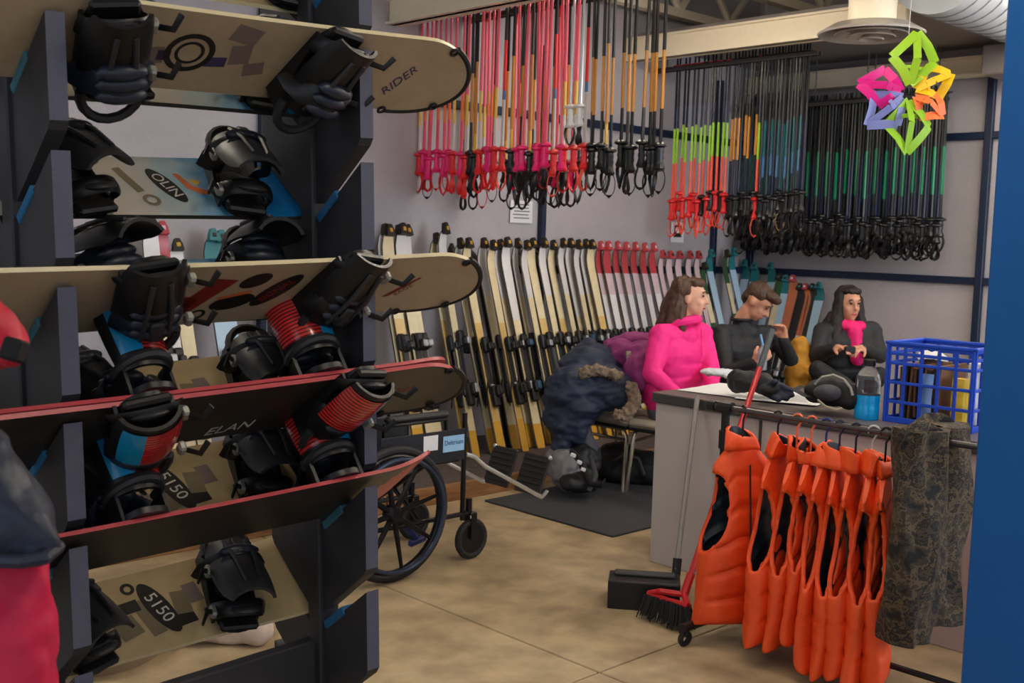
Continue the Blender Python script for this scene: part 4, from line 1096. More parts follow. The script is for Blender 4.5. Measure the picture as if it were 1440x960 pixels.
o = thing('trousers', 'grey cloth trouser leg hanging down from the heaped coat', 'trousers', ph)
def L4(px, py, d): return at_d(px, py, d)-ph
blob('trouser_leg', [caps(L4(815, 600, 6.8), L4(828, 630, 6.78), 0.06, 0.05), caps(L4(828, 630, 6.78), L4(836, 662, 6.76), 0.045, 0.03)], [cloth('slate_cloth', (70, 72, 80))], 0.01, o, 3, 0.02, 9)
pg = at_z(880, 690, 0.012)
o = thing('duffel_bag', 'black duffel bag pushed under the beige chair', 'bag', pg)
def L5(px, py, d): return at_d(px, py, d)-pg
blob('bag_body', [elp(L5(878, 655, 7.2), (0.2, 0.2, 0.12)), elp(L5(905, 660, 7.15), (0.16, 0.15, 0.12)), elp(L5(868, 635, 7.25), (0.12, 0.12, 0.07))], [c_dark], 0.012, o, 3, 0.02, 8)
obj('handle', MB().tube([L5(862, 650, 6.98), L5(878, 640, 6.94), L5(897, 645, 6.95), L5(905, 668, 6.95)], 1.0, 8, flat=((1, 1, 0), 0.014, 0.004)), c_pb, o)

# ------------------------------------------------------------------ broom and dustpan
m_redh = mat('broom_red', (188, 30, 36), 0.35, 0, 0.06); m_gh = mat('broom_grip_grey', (70, 76, 78), 0.5); m_brist = mat('broom_bristle', (30, 30, 32), 0.9, 0, 0.3, 90)
bb = at_z(938, 884, 0.0)
br = thing('broom', 'red-handled angle broom leaning against the desk edge', 'broom', bb)
def Lb(p): return Vector(p)-bb
h0 = at_d(962, 836, 4.55); h1 = at_x(1052, 566, DX0-0.03); dirn = (h1-h0); 
top = h0+dirn*1.42
obj('handle', MB().tube([Lb(h0), Lb(h0+dirn*1.2)], 0.013, 10), m_redh, br)
obj('grip', MB().tube([Lb(h0+dirn*1.2), Lb(top)], 0.0145, 10), m_gh, br)
q0, q1 = at_d(912, 834, 4.62), at_d(968, 852, 4.46)
mid = (q0+q1)/2
hd = MB(); hd.tube([Lb(q0), Lb(q0+(mid-q0)*0.6+Vector((0, 0, 0.025))), Lb(h0)], 0.012, 8); hd.tube([Lb(q1), Lb(h0)], 0.014, 8); hd.tube([Lb(q0), Lb(mid-Vector((0, 0, 0.005))), Lb(q1)], 0.014, 8); hd.tube([Lb(h0), Lb(h0+dirn*0.10)], 0.019, 8)
obj('broom_head', hd, m_redh, br)
bs = MB(); rr = random.Random(3)
ax = (q1-q0); nrm = Vector((-ax.y, ax.x, 0)).normalized()
for i in range(170):
    t = rr.uniform(-0.02, 1.02); w = rr.uniform(-0.02, 0.02)
    a = q0+ax*t+nrm*w; b_ = q0+ax*(0.5+(t-0.5)*1.18)+nrm*w*2.2-Vector((0, 0, 0)); b_.z = rr.uniform(0.005, 0.03); b_ += Vector((-0.03, -0.02, 0))
    bs.tube([Lb(a), Lb((a+b_)/2+nrm*0.004), Lb(b_)], [0.0045, 0.004, 0.003], 4)
obj('bristles', bs, m_brist, br)
dp = at_z(905, 845, 0.0)
d_ = thing('dustpan', 'black lobby dustpan with long grey handle against the desk', 'dustpan', dp)
ex = -Vector((0.62, -0.78, 0)).normalized(); ey = -Vector((0.78, 0.62, 0)).normalized()
Md = frame((0, 0, 0), ex, ey, (0, 0, 1))
pn = MB()
pn.box((0.0, 0.0, 0.006), (0.30, 0.26, 0.010), bev=0.003, M=Md); pn.box((0.0, 0.125, 0.06), (0.30, 0.012, 0.12), bev=0.004, M=Md)
for sx in (-1, 1): pn.prism([(-0.13, 0.004), (0.13, 0.004), (0.13, 0.12), (-0.02, 0.12)], 0.008, 0, Md @ Matrix(((0, 0, 1, sx*0.148-0.004), (1, 0, 0, 0), (0, 1, 0, 0), (0, 0, 0, 1))))
pn.box((0.0, 0.055, 0.118), (0.30, 0.15, 0.010), bev=0.003, M=Md)
obj('pan', pn, m_black, d_)
obj('hood_rib', MB().box((0.0, 0.03, 0.13), (0.26, 0.05, 0.018), bev=0.006, M=Md), mat('dustpan_charcoal', (58, 58, 60), 0.6), d_)
t0 = at_d(951, 800, 4.86)-dp; t1 = at_x(981, 556, DX0-0.02)-dp
obj('handle', MB().tube([t0, t1], 0.012, 10), mat('dustpan_pole', (134, 130, 126), 0.45, 0.2), d_)
obj('handle_socket', MB().tube([t0-Vector((0, 0, 0.03)), t0+(t1-t0)*0.06], 0.02, 10), m_black, d_)
# ------------------------------------------------------------------ people
s_skin = mat('skin', (214, 162, 138), 0.5, 0, 0.05, 20); s_skin2 = mat('skin_tan', (196, 142, 114), 0.5, 0, 0.05, 20)
s_pink = mat('hoodie_pink', (238, 36, 132), 0.7, 0, 0.06, 14, bump=0.15, bscale=40); s_jean = mat('grey_jeans', (104, 112, 124), 0.8, 0, 0.1, 30); s_blk = mat('shirt_black', (30, 32, 37), 0.65, 0, 0.1, 20, bump=0.15, bscale=40)
s_pant = mat('trousers_black', (24, 24, 27), 0.75, 0, 0.1, 20); s_shoe = mat('shoe_dark', (34, 32, 32), 0.6); s_mag = mat('scarf_magenta', (222, 20, 110), 0.7, 0, 0.08, 20)
h_brown = mat('hair_brown', (74, 48, 34), 0.45, 0, 0.35, 70, bump=0.5, bscale=90); h_short = mat('hair_short_brown', (66, 44, 30), 0.5, 0, 0.3, 80, bump=0.5, bscale=90); h_black = mat('hair_black', (30, 22, 20), 0.6, 0, 0.3, 70, bump=0.5, bscale=90)
e_dark = mat('eye_dark', (30, 22, 20), 0.2); e_lip = mat('lips', (168, 84, 82), 0.45)
def head_frame(face, tilt=0.0, roll=0.0):
    """face = horizontal direction (azimuth radians), tilt down positive"""
    f = Vector((math.cos(face)*math.cos(tilt), math.sin(face)*math.cos(tilt), -math.sin(tilt)))
    l = Vector((-math.sin(face), math.cos(face), 0)); u = f.cross(l)
    if roll:
        q = Matrix.Rotation(roll, 3, f); l = q @ l; u = q @ u
    return f, l, u
def rot_of(f, l, u): return Matrix(((f.x, l.x, u.x), (f.y, l.y, u.y), (f.z, l.z, u.z))).to_euler()
def head_prims(c, f, l, u, m=0, s=1.0):
    e = rot_of(f, l, u)
    def q(a, b_, d): return c+(f*a+l*b_+u*d)*s
    pr = [elp(q(-0.012, 0, 0.025), (0.096*s, 0.076*s, 0.092*s), m, e), elp(q(0.022, 0, -0.045), (0.066*s, 0.058*s, 0.070*s), m, e), elp(q(0.048, 0, -0.095), (0.028*s, 0.028*s, 0.022*s), m, e),
          caps(q(0.086, 0, 0.015), q(0.106, 0, -0.028), 0.009*s, 0.013*s, m), caps(q(0.086, -0.014, -0.03), q(0.086, 0.014, -0.03), 0.010*s, None, m),
          caps(q(0.076, -0.03, 0.034), q(0.076, 0.03, 0.034), 0.014*s, None, m)]
    for sg in (-1, 1):
        pr.append(elp(q(-0.012, sg*0.078, -0.008), (0.018*s, 0.009*s, 0.030*s), m, e)); pr.append(elp(q(0.05, sg*0.036, -0.028), (0.026*s, 0.022*s, 0.024*s), m, e))
    return pr
def face_parts(root, c, f, l, u, off, s=1.0, brow=None):
    e = rot_of(f, l, u)
    def q(a, b_, d): return c+(f*a+l*b_+u*d)*s-off
    for sg in (-1, 1):
        obj('eye', MB().ell(q(0.079, sg*0.031, 0.012), (0.006*s, 0.013*s, 0.0065*s), rot=e), e_dark, root)
        obj('eyebrow', MB().tube([q(0.088, sg*0.016, 0.034), q(0.088, sg*0.033, 0.040), q(0.078, sg*0.05, 0.033)], 0.0042*s, 6), brow or h_brown, root)
    obj('lips', MB().ell(q(0.086, 0, -0.062), (0.010*s, 0.022*s, 0.008*s), rot=e), e_lip, root)
def hand_prims(w, d, n, m=0, curl=0.5, s=1.0, thumb=1):
    """w wrist, d direction of the fingers, n palm normal (fingers curl towards n)"""
    d = d.normalized(); n = (n-d*n.dot(d)).normalized(); sd = d.cross(n)*thumb
    pr = [caps(w, w+d*0.035*s, 0.024*s, 0.026*s, m), caps(w+d*0.03*s+sd*0.018*s, w+d*0.075*s+sd*0.022*s, 0.018*s, 0.015*s, m), caps(w+d*0.03*s-sd*0.018*s, w+d*0.072*s-sd*0.022*s, 0.018*s, 0.015*s, m)]
    for k, (o_, Lf) in enumerate(((0.030, 0.072), (0.010, 0.080), (-0.010, 0.075), (-0.030, 0.058))):
        p = w+d*0.082*s+sd*o_*s; a = curl
        for j, fr_ in enumerate((0.45, 0.32, 0.23)):
            dd_ = d*math.cos(a)+n*math.sin(a); p2 = p+dd_*Lf*fr_*s; pr.append(caps(p, p2, (0.0098-0.0008*j)*s, (0.0092-0.0008*j)*s, m)); p = p2; a += curl*0.9
    p = w+d*0.03*s+sd*0.026*s
    for j in range(2):
        dd_ = (d*0.65+sd*(0.7-0.4*j)+n*(0.35+0.3*j)).normalized(); p2 = p+dd_*0.034*s; pr.append(caps(p, p2, 0.012*s, 0.0105*s, m)); p = p2
    return pr
def person(label, joints, mats_, head, handspec, vox=0.0075, extra=()):
    """joints in world space; body = one remeshed skin. mats: 0 skin 1 top 2 bottom 3 shoe"""
    pel = joints['pelvis']; off = Vector((pel.x, pel.y, 0))
    root = thing('person', label, 'person', off)
    J = {k: v-off for k, v in joints.items()}
    c, f, l, u, s = head; c = c-off
    sk, tp, bt, sh = 0, 1, 2, 3
    pr = head_prims(c, f, l, u, sk, s)
    pr.append(caps(J['neck'], c-f*0.02*s-u*0.05*s, 0.052*s, 0.050*s, sk))
    ch, pe = J['chest'], J['pelvis']; sl, sr = J['shoulder_l'], J['shoulder_r']
    ax = (sl-sr).normalized()
    w = (sl-sr).length
    br = joints.get('bulk', None); bk = br.x if br else 1.0
    pr += [caps(sr, sl, 0.066*bk, None, tp), caps(J['neck']-(J['neck']-ch)*0.12, (sl+sr)/2, 0.062*bk, 0.09*bk, tp),
           caps(ch-ax*w*0.24, ch+ax*w*0.24, 0.115*bk, None, tp), caps((ch*0.45+pe*0.55)-ax*w*0.2, (ch*0.45+pe*0.55)+ax*w*0.2, 0.115*bk, None, tp),
           caps((ch*0.75+pe*0.25)-ax*w*0.22, (ch*0.75+pe*0.25)+ax*w*0.22, 0.115*bk, None, tp), caps(pe-ax*w*0.22+Vector((0, 0, .02)), pe+ax*w*0.22+Vector((0, 0, .02)), 0.125*bk, None, tp),
           caps(pe-ax*w*0.2-Vector((0, 0, .06)), pe+ax*w*0.2-Vector((0, 0, .06)), 0.105*bk, None, bt)]
    for sd in ('l', 'r'):
        S, E, W_ = J['shoulder_'+sd], J['elbow_'+sd], J['wrist_'+sd]
        pr += [caps(S, E, 0.062*bk, 0.050*bk, tp), caps(E, W_, 0.050*bk, 0.036*bk, tp)]
        d_, n_, curl, th_ = handspec[sd]
        pr += hand_prims(W_, d_, n_, sk, curl, 1.0, th_)
        if 'knee_'+sd in J:
            hp = pe+ax*(w*0.26 if sd == 'l' else -w*0.26)-Vector((0, 0, 0.05))
            K, A_ = J['knee_'+sd], J['ankle_'+sd]
            ft = J['toe_'+sd]
            pr += [caps(hp, K, 0.088, 0.062, bt), caps(K, A_, 0.060, 0.040, bt), caps(A_-Vector((0, 0, 0.03)), ft, 0.042, 0.034, sh)]
    for e in extra: pr.append((e[0], e[1]-off)+((e[2]-off) if e[0] == 'c' else e[2],)+tuple(e[3:]))
    b = blob('body', pr, mats_, vox, root, 5, 0.006, 11)
    return root, off, c, f, l, u, s
def hair(root, off, prims, m_, wr=0.006):
    pr = []
    for e in prims:
        pr.append((e[0], e[1]-off, (e[2]-off) if e[0] == 'c' else e[2])+tuple(e[3:]))
    return blob('hair', pr, [m_], 0.008, root, 2, wr, 30, (1, 1, 0.35))
AW = AZ           # camera azimuth
right_az = AZ-PI/2
# --- woman in the pink hoodie
f, l, u = head_frame(right_az-R(12), R(0))
hc = at_d(971, 418, 6.75)
D = {'neck': at_d(958, 457, 6.78), 'chest': at_d(952, 497, 6.78), 'pelvis': at_d(948, 558, 6.85), 'shoulder_r': at_d(929, 472, 6.66), 'shoulder_l': at_d(986, 470, 6.88),
     'elbow_r': at_d(917, 525, 6.55), 'wrist_r': at_d(952, 556, 6.38), 'elbow_l': at_d(1000, 525, 6.75), 'wrist_l': at_d(1003, 552, 6.5), 'bulk': Vector((1.13, 0, 0))}
fa = right_az-R(35); fv = Vector((math.cos(fa), math.sin(fa), 0)); lv = Vector((-math.sin(fa), math.cos(fa), 0))
for sd, sg in (('l', 1), ('r', -1)):
    k = D['pelvis']+fv*0.42+lv*sg*0.11; k.z = 0.50; D['knee_'+sd] = k; a = k+fv*0.06; a.z = 0.10; D['ankle_'+sd] = a; t = a+fv*0.15; t.z = 0.04; D['toe_'+sd] = t
ob = D.copy()
root, off, c, f, l, u, s = person('woman in bright pink hoodie with brown wavy hair, looking to the right', ob, [s_skin, s_pink, s_jean, s_shoe], (hc, f, l, u, 1.0),
     {'r': ((at_d(966, 560, 6.30)-D['wrist_r']), Vector((0, 0, -1)), 0.25, 1), 'l': ((at_d(1010, 560, 6.35)-D['wrist_l']), Vector((0, 0, -1)), 0.25, -1)})
face_parts(root, c+off, f, l, u, off)
e = rot_of(f, l, u)
def q(a, b_, d): return c+off+f*a+l*b_+u*d
hair(root, off, [elp(q(-0.045, 0, 0.045), (0.085, 0.088, 0.085), 0, e), elp(q(-0.075, 0, -0.02), (0.075, 0.095, 0.10), 0, e), elp(q(0.025, 0, 0.088), (0.06, 0.066, 0.036), 0, e),
     caps(q(-0.08, -0.045, -0.05), q(-0.10, -0.07, -0.17), 0.06, 0.045), caps(q(-0.10, 0.03, -0.05), q(-0.12, 0.05, -0.19), 0.06, 0.05), caps(q(-0.11, -0.01, -0.05), q(-0.16, -0.03, -0.18), 0.06, 0.045), caps(q(-0.055, -0.06, -0.06), q(-0.045, -0.085, -0.19), 0.04, 0.03), caps(q(-0.05, 0.07, -0.02), q(-0.04, 0.09, -0.16), 0.04, 0.03)], h_brown, 0.010)
obj('hood', MB().tube([D['neck']-off+Vector((0.10*math.cos(fa+PI/2+2*PI*i/18), 0.10*math.sin(fa+PI/2+2*PI*i/18), 0.012+0.03*math.cos(2*PI*i/18-PI/2)*-1)) for i in range(18)], 0.028, 8, True), s_pink, root)
obj('drawstring', MB().tube([D['neck']-off+fv*0.12+lv*0.03+Vector((0, 0, -0.01)), D['chest']-off+fv*0.155+lv*0.03], 0.004, 6), s_pink, root)
chair('beige padded chair under the woman in the pink hoodie', D['pelvis'].x, D['pelvis'].y, fa)
# --- man in black
f, l, u = head_frame(right_az-R(28), R(38))
hc = at_d(1066, 425, 7.30)
D = {'neck': at_d(1043, 450, 7.36), 'chest': at_d(1045, 492, 7.36), 'pelvis': at_d(1048, 556, 7.45), 'shoulder_r': at_d(1014, 469, 7.24), 'shoulder_l': at_d(1082, 470, 7.50),
     'elbow_r': at_d(1022, 524, 7.08), 'wrist_r': at_d(1060, 510, 6.95), 'elbow_l': at_d(1112, 505, 7.25), 'wrist_l': at_d(1102, 478, 7.10), 'bulk': Vector((1.0, 0, 0))}
fa = right_az-R(35); fv = Vector((math.cos(fa), math.sin(fa), 0)); lv = Vector((-math.sin(fa), math.cos(fa), 0))
for sd, sg in (('l', 1), ('r', -1)):
    k = D['pelvis']+fv*0.46+lv*sg*0.12; k.z = 0.56; D['knee_'+sd] = k; a = k+fv*0.04; a.z = 0.10; D['ankle_'+sd] = a; t = a+fv*0.16; t.z = 0.04; D['toe_'+sd] = t
root, off, c, f, l, u, s = person('young man in black long-sleeved shirt, head bowed, one hand raised', D.copy(), [s_skin2, s_blk, s_pant, s_shoe], (hc, f, l, u, 0.97),
     {'r': ((at_d(1074, 500, 6.90)-D['wrist_r']), Vector((0.3, 0.5, -0.2)), 0.75, 1), 'l': ((at_d(1097, 452, 7.06)-D['wrist_l']), at_d(1085, 460, 7.0)-at_d(1100, 460, 7.1), 0.55, -1)})
face_parts(root, c+off, f, l, u, off, 0.97, h_short)
e = rot_of(f, l, u)
hair(root, off, [elp(q(-0.030, 0, 0.050), (0.092, 0.082, 0.080), 0, e), elp(q(0.045, 0, 0.088), (0.055, 0.066, 0.038), 0, e), elp(q(-0.075, 0, 0.0), (0.042, 0.07, 0.06), 0, e), elp(q(0.085, 0.02, 0.085), (0.03, 0.04, 0.025), 0, e)], h_short, 0.008)
obj('collar', MB().tube([D['neck']-off+Vector((0.068*math.cos(2*PI*i/18), 0.068*math.sin(2*PI*i/18), 0.005)) for i in range(18)], 0.010, 8, True), s_blk, root)
chair('beige padded chair under the man in black', D['pelvis'].x, D['pelvis'].y, fa)
pbm = at_d(1071, 520, 6.85)
wbt = thing('water_bottle', 'small clear water bottle held by the man in black', 'bottle', pbm)
obj('bottle_body', MB().lathe([(0.026, 0), (0.03, 0.006), (0.03, 0.10), (0.026, 0.12), (0.012, 0.145), (0.012, 0.155)], 18), mat('bottle_pale', (190, 204, 218), 0.12, 0, 0, trans=0.6, ior=1.2), wbt)
obj('straw', MB().tube([(0, 0, 0.15), (-0.012, 0.012, 0.22)], 0.007, 8), mat('straw_blue', (110, 170, 214), 0.4), wbt)
# --- woman with long dark hair
cam_az = AZ+PI
f, l, u = head_frame(cam_az+R(14), R(4))
hc = at_d(1194, 427, 7.60)
D = {'neck': at_d(1192, 458, 7.62), 'chest': at_d(1192, 488, 7.62), 'pelvis': at_d(1190, 545, 7.72), 'shoulder_r': at_d(1158, 466, 7.60), 'shoulder_l': at_d(1226, 466, 7.64),
     'elbow_r': at_d(1148, 500, 7.48), 'wrist_r': at_d(1174, 490, 7.30), 'elbow_l': at_d(1237, 500, 7.52), 'wrist_l': at_d(1214, 489, 7.32), 'bulk': Vector((1.08, 0, 0)),
     'knee_r': at_d(1150, 520, 7.22), 'ankle_r': at_d(1200, 545, 7.20), 'toe_r': at_d(1222, 550, 7.18), 'knee_l': at_d(1236, 528, 7.22), 'ankle_l': at_d(1190, 560, 7.12), 'toe_l': at_d(1168, 562, 7.1)}
root, off, c, f, l, u, s = person('woman in black jacket and magenta scarf with very long dark hair', D.copy(), [s_skin2, s_blk, s_pant, s_shoe], (hc, f, l, u, 0.96),
     {'r': ((at_d(1188, 488, 7.22)-D['wrist_r']), Vector((0, 0, -1))+f*-0.3, 0.45, -1), 'l': ((at_d(1201, 490, 7.24)-D['wrist_l']), Vector((0, 0, -1))+f*-0.3, 0.45, 1)})
face_parts(root, c+off, f, l, u, off, 0.96, h_black)
e = rot_of(f, l, u)
hp = [elp(q(-0.035, 0, 0.045), (0.085, 0.088, 0.085), 0, e), elp(q(-0.06, 0, -0.03), (0.06, 0.085, 0.10), 0, e), elp(q(0.02, 0, 0.09), (0.06, 0.068, 0.03), 0, e)]
for sg in (-1, 1):
    hp += [caps(q(0.0, sg*0.072, 0.03), q(0.01, sg*0.085, -0.10), 0.030, 0.036), caps(q(0.01, sg*0.085, -0.10), q(0.06, sg*0.115, -0.26), 0.04, 0.05), caps(q(0.06, sg*0.115, -0.26), q(0.07, sg*0.125, -0.38), 0.05, 0.02), caps(q(-0.05, sg*0.08, -0.10), q(-0.02, sg*0.16, -0.26), 0.05, 0.055)]
hp.append(caps(q(-0.02, -0.16, -0.26), q(0.02, -0.19, -0.38), 0.055, 0.03))
hair(root, off, hp, h_black, 0.008)
blob('scarf', [caps(D['neck']-off+f*0.03+l*-0.06+Vector((0, 0, 0.01)), D['neck']-off+f*0.06+l*0.06+Vector((0, 0, 0.01)), 0.036), caps(D['neck']-off+f*0.09+Vector((0, 0, -0.02)), D['chest']-off+f*0.125+Vector((0, 0, -0.06)), 0.05, 0.045), elp(D['neck']-off+f*0.05, (0.075, 0.075, 0.04))], [s_mag], 0.008, root, 2, 0.006, 16)
pph = at_d(1195, 492, 7.18)
tag(obj('phone', MB().box((0, 0, 0), (0.02, 0.075, 0.05), 0, (0, 0, cam_az), 0.008), m_black, None, M=Matrix.Translation(pph)), 'small black phone held by the woman in the scarf', 'phone')
chair('beige padded chair under the woman with long dark hair', D['pelvis'].x, D['pelvis'].y, R(235))
# mustard jacket beside her
pmj = at_d(1128, 505, 7.5); offm = Vector((pmj.x, pmj.y, 0.45))
o = blob('jacket', [caps(at_d(1126, 488, 7.55)-offm, at_d(1124, 520, 7.5)-offm, 0.07, 0.08), caps(at_d(1130, 525, 7.45)-offm, at_d(1156, 528, 7.40)-offm, 0.06, 0.05), caps(at_d(1120, 530, 7.45)-offm, at_d(1122, 560, 7.45)-offm, 0.09, 0.08)], [mat('mustard_cloth', (176, 122, 30), 0.7, 0, 0.15, 14)], 0.010, None, 3, 0.02, 9)
o.location = offm; tag(o, 'mustard yellow jacket bunched on the chair beside the scarf woman', 'jacket')
# ------------------------------------------------------------------ garment rack with vests
m_orange = ramp_mat('vest_orange', [(0.3, (224, 66, 14)), (0.7, (242, 86, 26))], 7, 0.55, bump=0.15)
m_lining = mat('vest_lining', (18, 34, 44), 0.5, 0, 0.2, 20, bump=0.2)
RX, RY0, RY1, RZ = 3.60, 1.25, 2.56, 0.915
gr = thing('garment_rack', 'low black and chrome garment rack carrying orange vests', 'rack', (RX, 0, 0))
obj('rail', MB().tube([(0, RY0, RZ), (0, RY1, RZ)], 0.0115, 10), mat('rail_gunmetal', (92, 88, 88), 0.3, 0.7, 0.05), gr)
for y in (RY0+0.04, RY1-0.05):
    obj('upright', MB().tube([(0, y, 0.09), (0, y, RZ)], 0.017, 10), m_black, gr)
    obj('joint', MB().tube([(0, y-0.03, RZ), (0, y+0.03, RZ)], 0.025, 10), m_black, gr)
    obj('collar', MB().tube([(0, y, RZ-0.09), (0, y, RZ-0.16)], 0.024, 10), m_black, gr)
    obj('foot_bar', MB().tube([(-0.22, y, 0.075), (0.22, y, 0.075)], 0.018, 10), m_black, gr)
    for sx in (-1, 1):
        obj('caster', MB().tube([(sx*0.2+0.028*math.cos(2*PI*i/14), y, 0.032+0.022*math.sin(2*PI*i/14)) for i in range(14)], 0.011, 6, True), m_matte, gr)
        obj('caster_stem', MB().box((sx*0.2, y, 0.058), (0.02, 0.03, 0.04), bev=0.005), m_black, gr)
obj('rail_end', MB().tube([(0, RY1, RZ), (0, RY1+0.03, RZ)], 0.02, 10), m_black, gr)
obj('lower_bar', MB().tube([(0, RY0+0.04, 0.10), (0, RY1-0.05, 0.10)], 0.012, 8), m_black, gr)

def vest_mesh(hw, hem, L, th, seed, seams=6):
    """hangs from the origin (rail); shoulders along x, thickness along y"""
    rr = random.Random(seed); NA, NT = 88, 56
    ztop0 = -0.130
    rings = []; ph = rr.uniform(0, 6)
    arm0, arm1 = 0.50, 0.96
    for j in range(NT+1):
        t = j/NT; row = []
        for i in range(NA):
            a = 2*PI*i/NA; c, s_ = math.cos(a), math.sin(a)
            hwid = hem+(hw-hem)*min(1, t*1.5)
            if t > 0.5: hwid *= 1-0.20*math.sin(PI/2*(t-0.5)/0.5)**2
            x = hwid*(abs(c)**0.75)*(1 if c > 0 else -1)
            k = abs((t*seams+0.5) % 1.0-0.5); puff = 1-math.exp(-(k/0.10)**2)
            b_ = th*(0.84+0.18*puff)*(1.0 if t < 0.6 else 1-0.75*((t-0.6)/0.4)**1.6)
            b_ *= 1+0.18*math.sin(3*x/hw+ph+t*3)
            y = b_*(abs(s_)**0.8)*(1 if s_ > 0 else -1)
            y += 0.016*math.sin(5*t+ph)*(1-t)+0.008*math.sin(9*x/hw*0.5+ph+6*t)*(1-t*0.7)
            ztop = ztop0-1.05*max(0, abs(x)-0.045)
            z = -L+(ztop+L)*t
            z -= 0.012*math.sin(2*a+ph)*(1-t)
            row.append((x, y, z))
        rings.append(row)
    mb = MB()
    vs = [p for r in rings for p in r]; fs = []
    for j in range(NT):
        t = (j+0.5)/NT
        for i in range(NA):
            a = 2*PI*(i+0.5)/NA
            if arm0 < t < arm1:
                lim = 0.50+0.50*abs(2*(t-arm0)/(arm1-arm0)-1)**3.0
                if abs(math.cos(a)) > lim: continue
            i2 = (i+1) % NA
            fs.append((j*NA+i, j*NA+i2, (j+1)*NA+i2, (j+1)*NA+i))
    mb.add(vs, fs)
    # close shoulders outside the neck opening
    top = rings[-1]; half = NA//2
    vs2 = []; fs2 = []
    for i in range(1, half):
        p, q = top[i], top[NA-i]
        if abs(p[0]) > 0.055: vs2 += [p, q]
        else:
            if len(vs2) >= 4: mb.add(vs2, [(2*k, 2*k+2, 2*k+3, 2*k+1) for k in range(len(vs2)//2-1)])
            vs2 = []
    if len(vs2) >= 4: mb.add(vs2, [(2*k, 2*k+2, 2*k+3, 2*k+1) for k in range(len(vs2)//2-1)])
    me = mb.mesh('vest_shell', [m_orange, m_lining], True, 60)
    bm = bmesh.new(); bm.from_mesh(me)
    bv = [v for v in bm.verts if v.is_boundary and v.co.z > -L+0.08]
    for _ in range(14):
        new = {}
        for v in bv:
            nb = [e.other_vert(v).co for e in v.link_edges if e.is_boundary]
            if len(nb) == 2: new[v] = v.co*0.5+(nb[0]+nb[1])*0.25
        for v, c in new.items(): v.co = c
    bm.to_mesh(me); bm.free(); me.shade_smooth()
    return me
def vest(y, label, hl, hw, hem, L, th, seed, rz=0.0, hcol=None, z=RZ):
    v = thing('vest', label, 'vest', (RX, y, z+0.0), rz, 'orange quilted vests on the garment rack')
    sh = obj('vest_shell', vest_mesh(hw, hem, L, th, seed), None, v)
    so = sh.modifiers.new('solid', 'SOLIDIFY'); so.thickness = 0.016; so.offset = -1; so.material_offset = 1; so.use_rim = True; so.material_offset_rim = 0
    # collar
    rr = random.Random(seed+5); rings = []
    for j in range(7):
        t = j/6; row = []
        for i in range(20):
            a = 2*PI*i/20; rx, ry = 0.070-0.016*t, 0.034-0.006*t
            row.append((rx*math.cos(a)*(1+0.12*math.sin(3*a+seed))+0.018*t*math.sin(seed*1.7), ry*math.sin(a)+0.014*math.sin(2*a+seed)+0.02*t*math.cos(seed*2.3), -0.150+(0.062+0.022*math.sin(a+0.6*math.sin(seed)))*t+0.012*math.sin(PI*t)))
        rings.append(row)
    co = obj('collar', MB().loft(rings, 0, caps=False), [m_orange, m_lining], v)
    so = co.modifiers.new('solid', 'SOLIDIFY'); so.thickness = 0.014; so.offset = 0; so.material_offset = 1
    # piping at the arm holes and the hem band
    hb = []
    me = sh.data
    NA = 56
    pts = [(p[0]*1.01, p[1]*1.03, p[2]) for p in [tuple(me.vertices[i].co) for i in range(0)]]
    z_ = obj('zip', MB().tube([(0.0, -th*1.0, -L+0.03), (0.003, -th*1.02, -L*0.55), (0, -th*0.75, -0.2)], 0.004, 6), m_lining, v)
    # hanger
    hk = thing('clothes_hanger', hl, 'hanger', (RX, y, z), rz, 'hangers on the garment rack')
    m_ = hcol
    pts = []
    for i in range(12):
        a = R(200-20*i); pts.append((0, 0.018*math.cos(a), 0.002+0.018*math.sin(a)))
    pts = [(0, 0.0185*math.cos(R(-30+19*i)), 0.0+0.0185*math.sin(R(-30+19*i))) for i in range(12)]+[(0, -0.006, -0.022), (0, 0, -0.035), (0, 0, -0.14)]
    obj('hook', MB().tube(pts, 0.0042, 6), m_, hk)
    obj('arms', MB().tube([(-hw*0.7, 0, -0.255), (-hw*0.4, 0, -0.20), (0, 0, -0.14), (hw*0.4, 0, -0.20), (hw*0.7, 0, -0.255)], 0.006, 6), m_, hk)
    return v
hk_ = {'black': mat('hanger_black', (28, 28, 30), 0.4), 'orange': mat('hanger_orange', (238, 110, 70), 0.4), 'blue': mat('hanger_blue', (24, 50, 120), 0.4), 'navy': mat('hanger_navy', (30, 40, 70), 0.4), 'white': mat('hanger_white', (190, 190, 190), 0.4)}
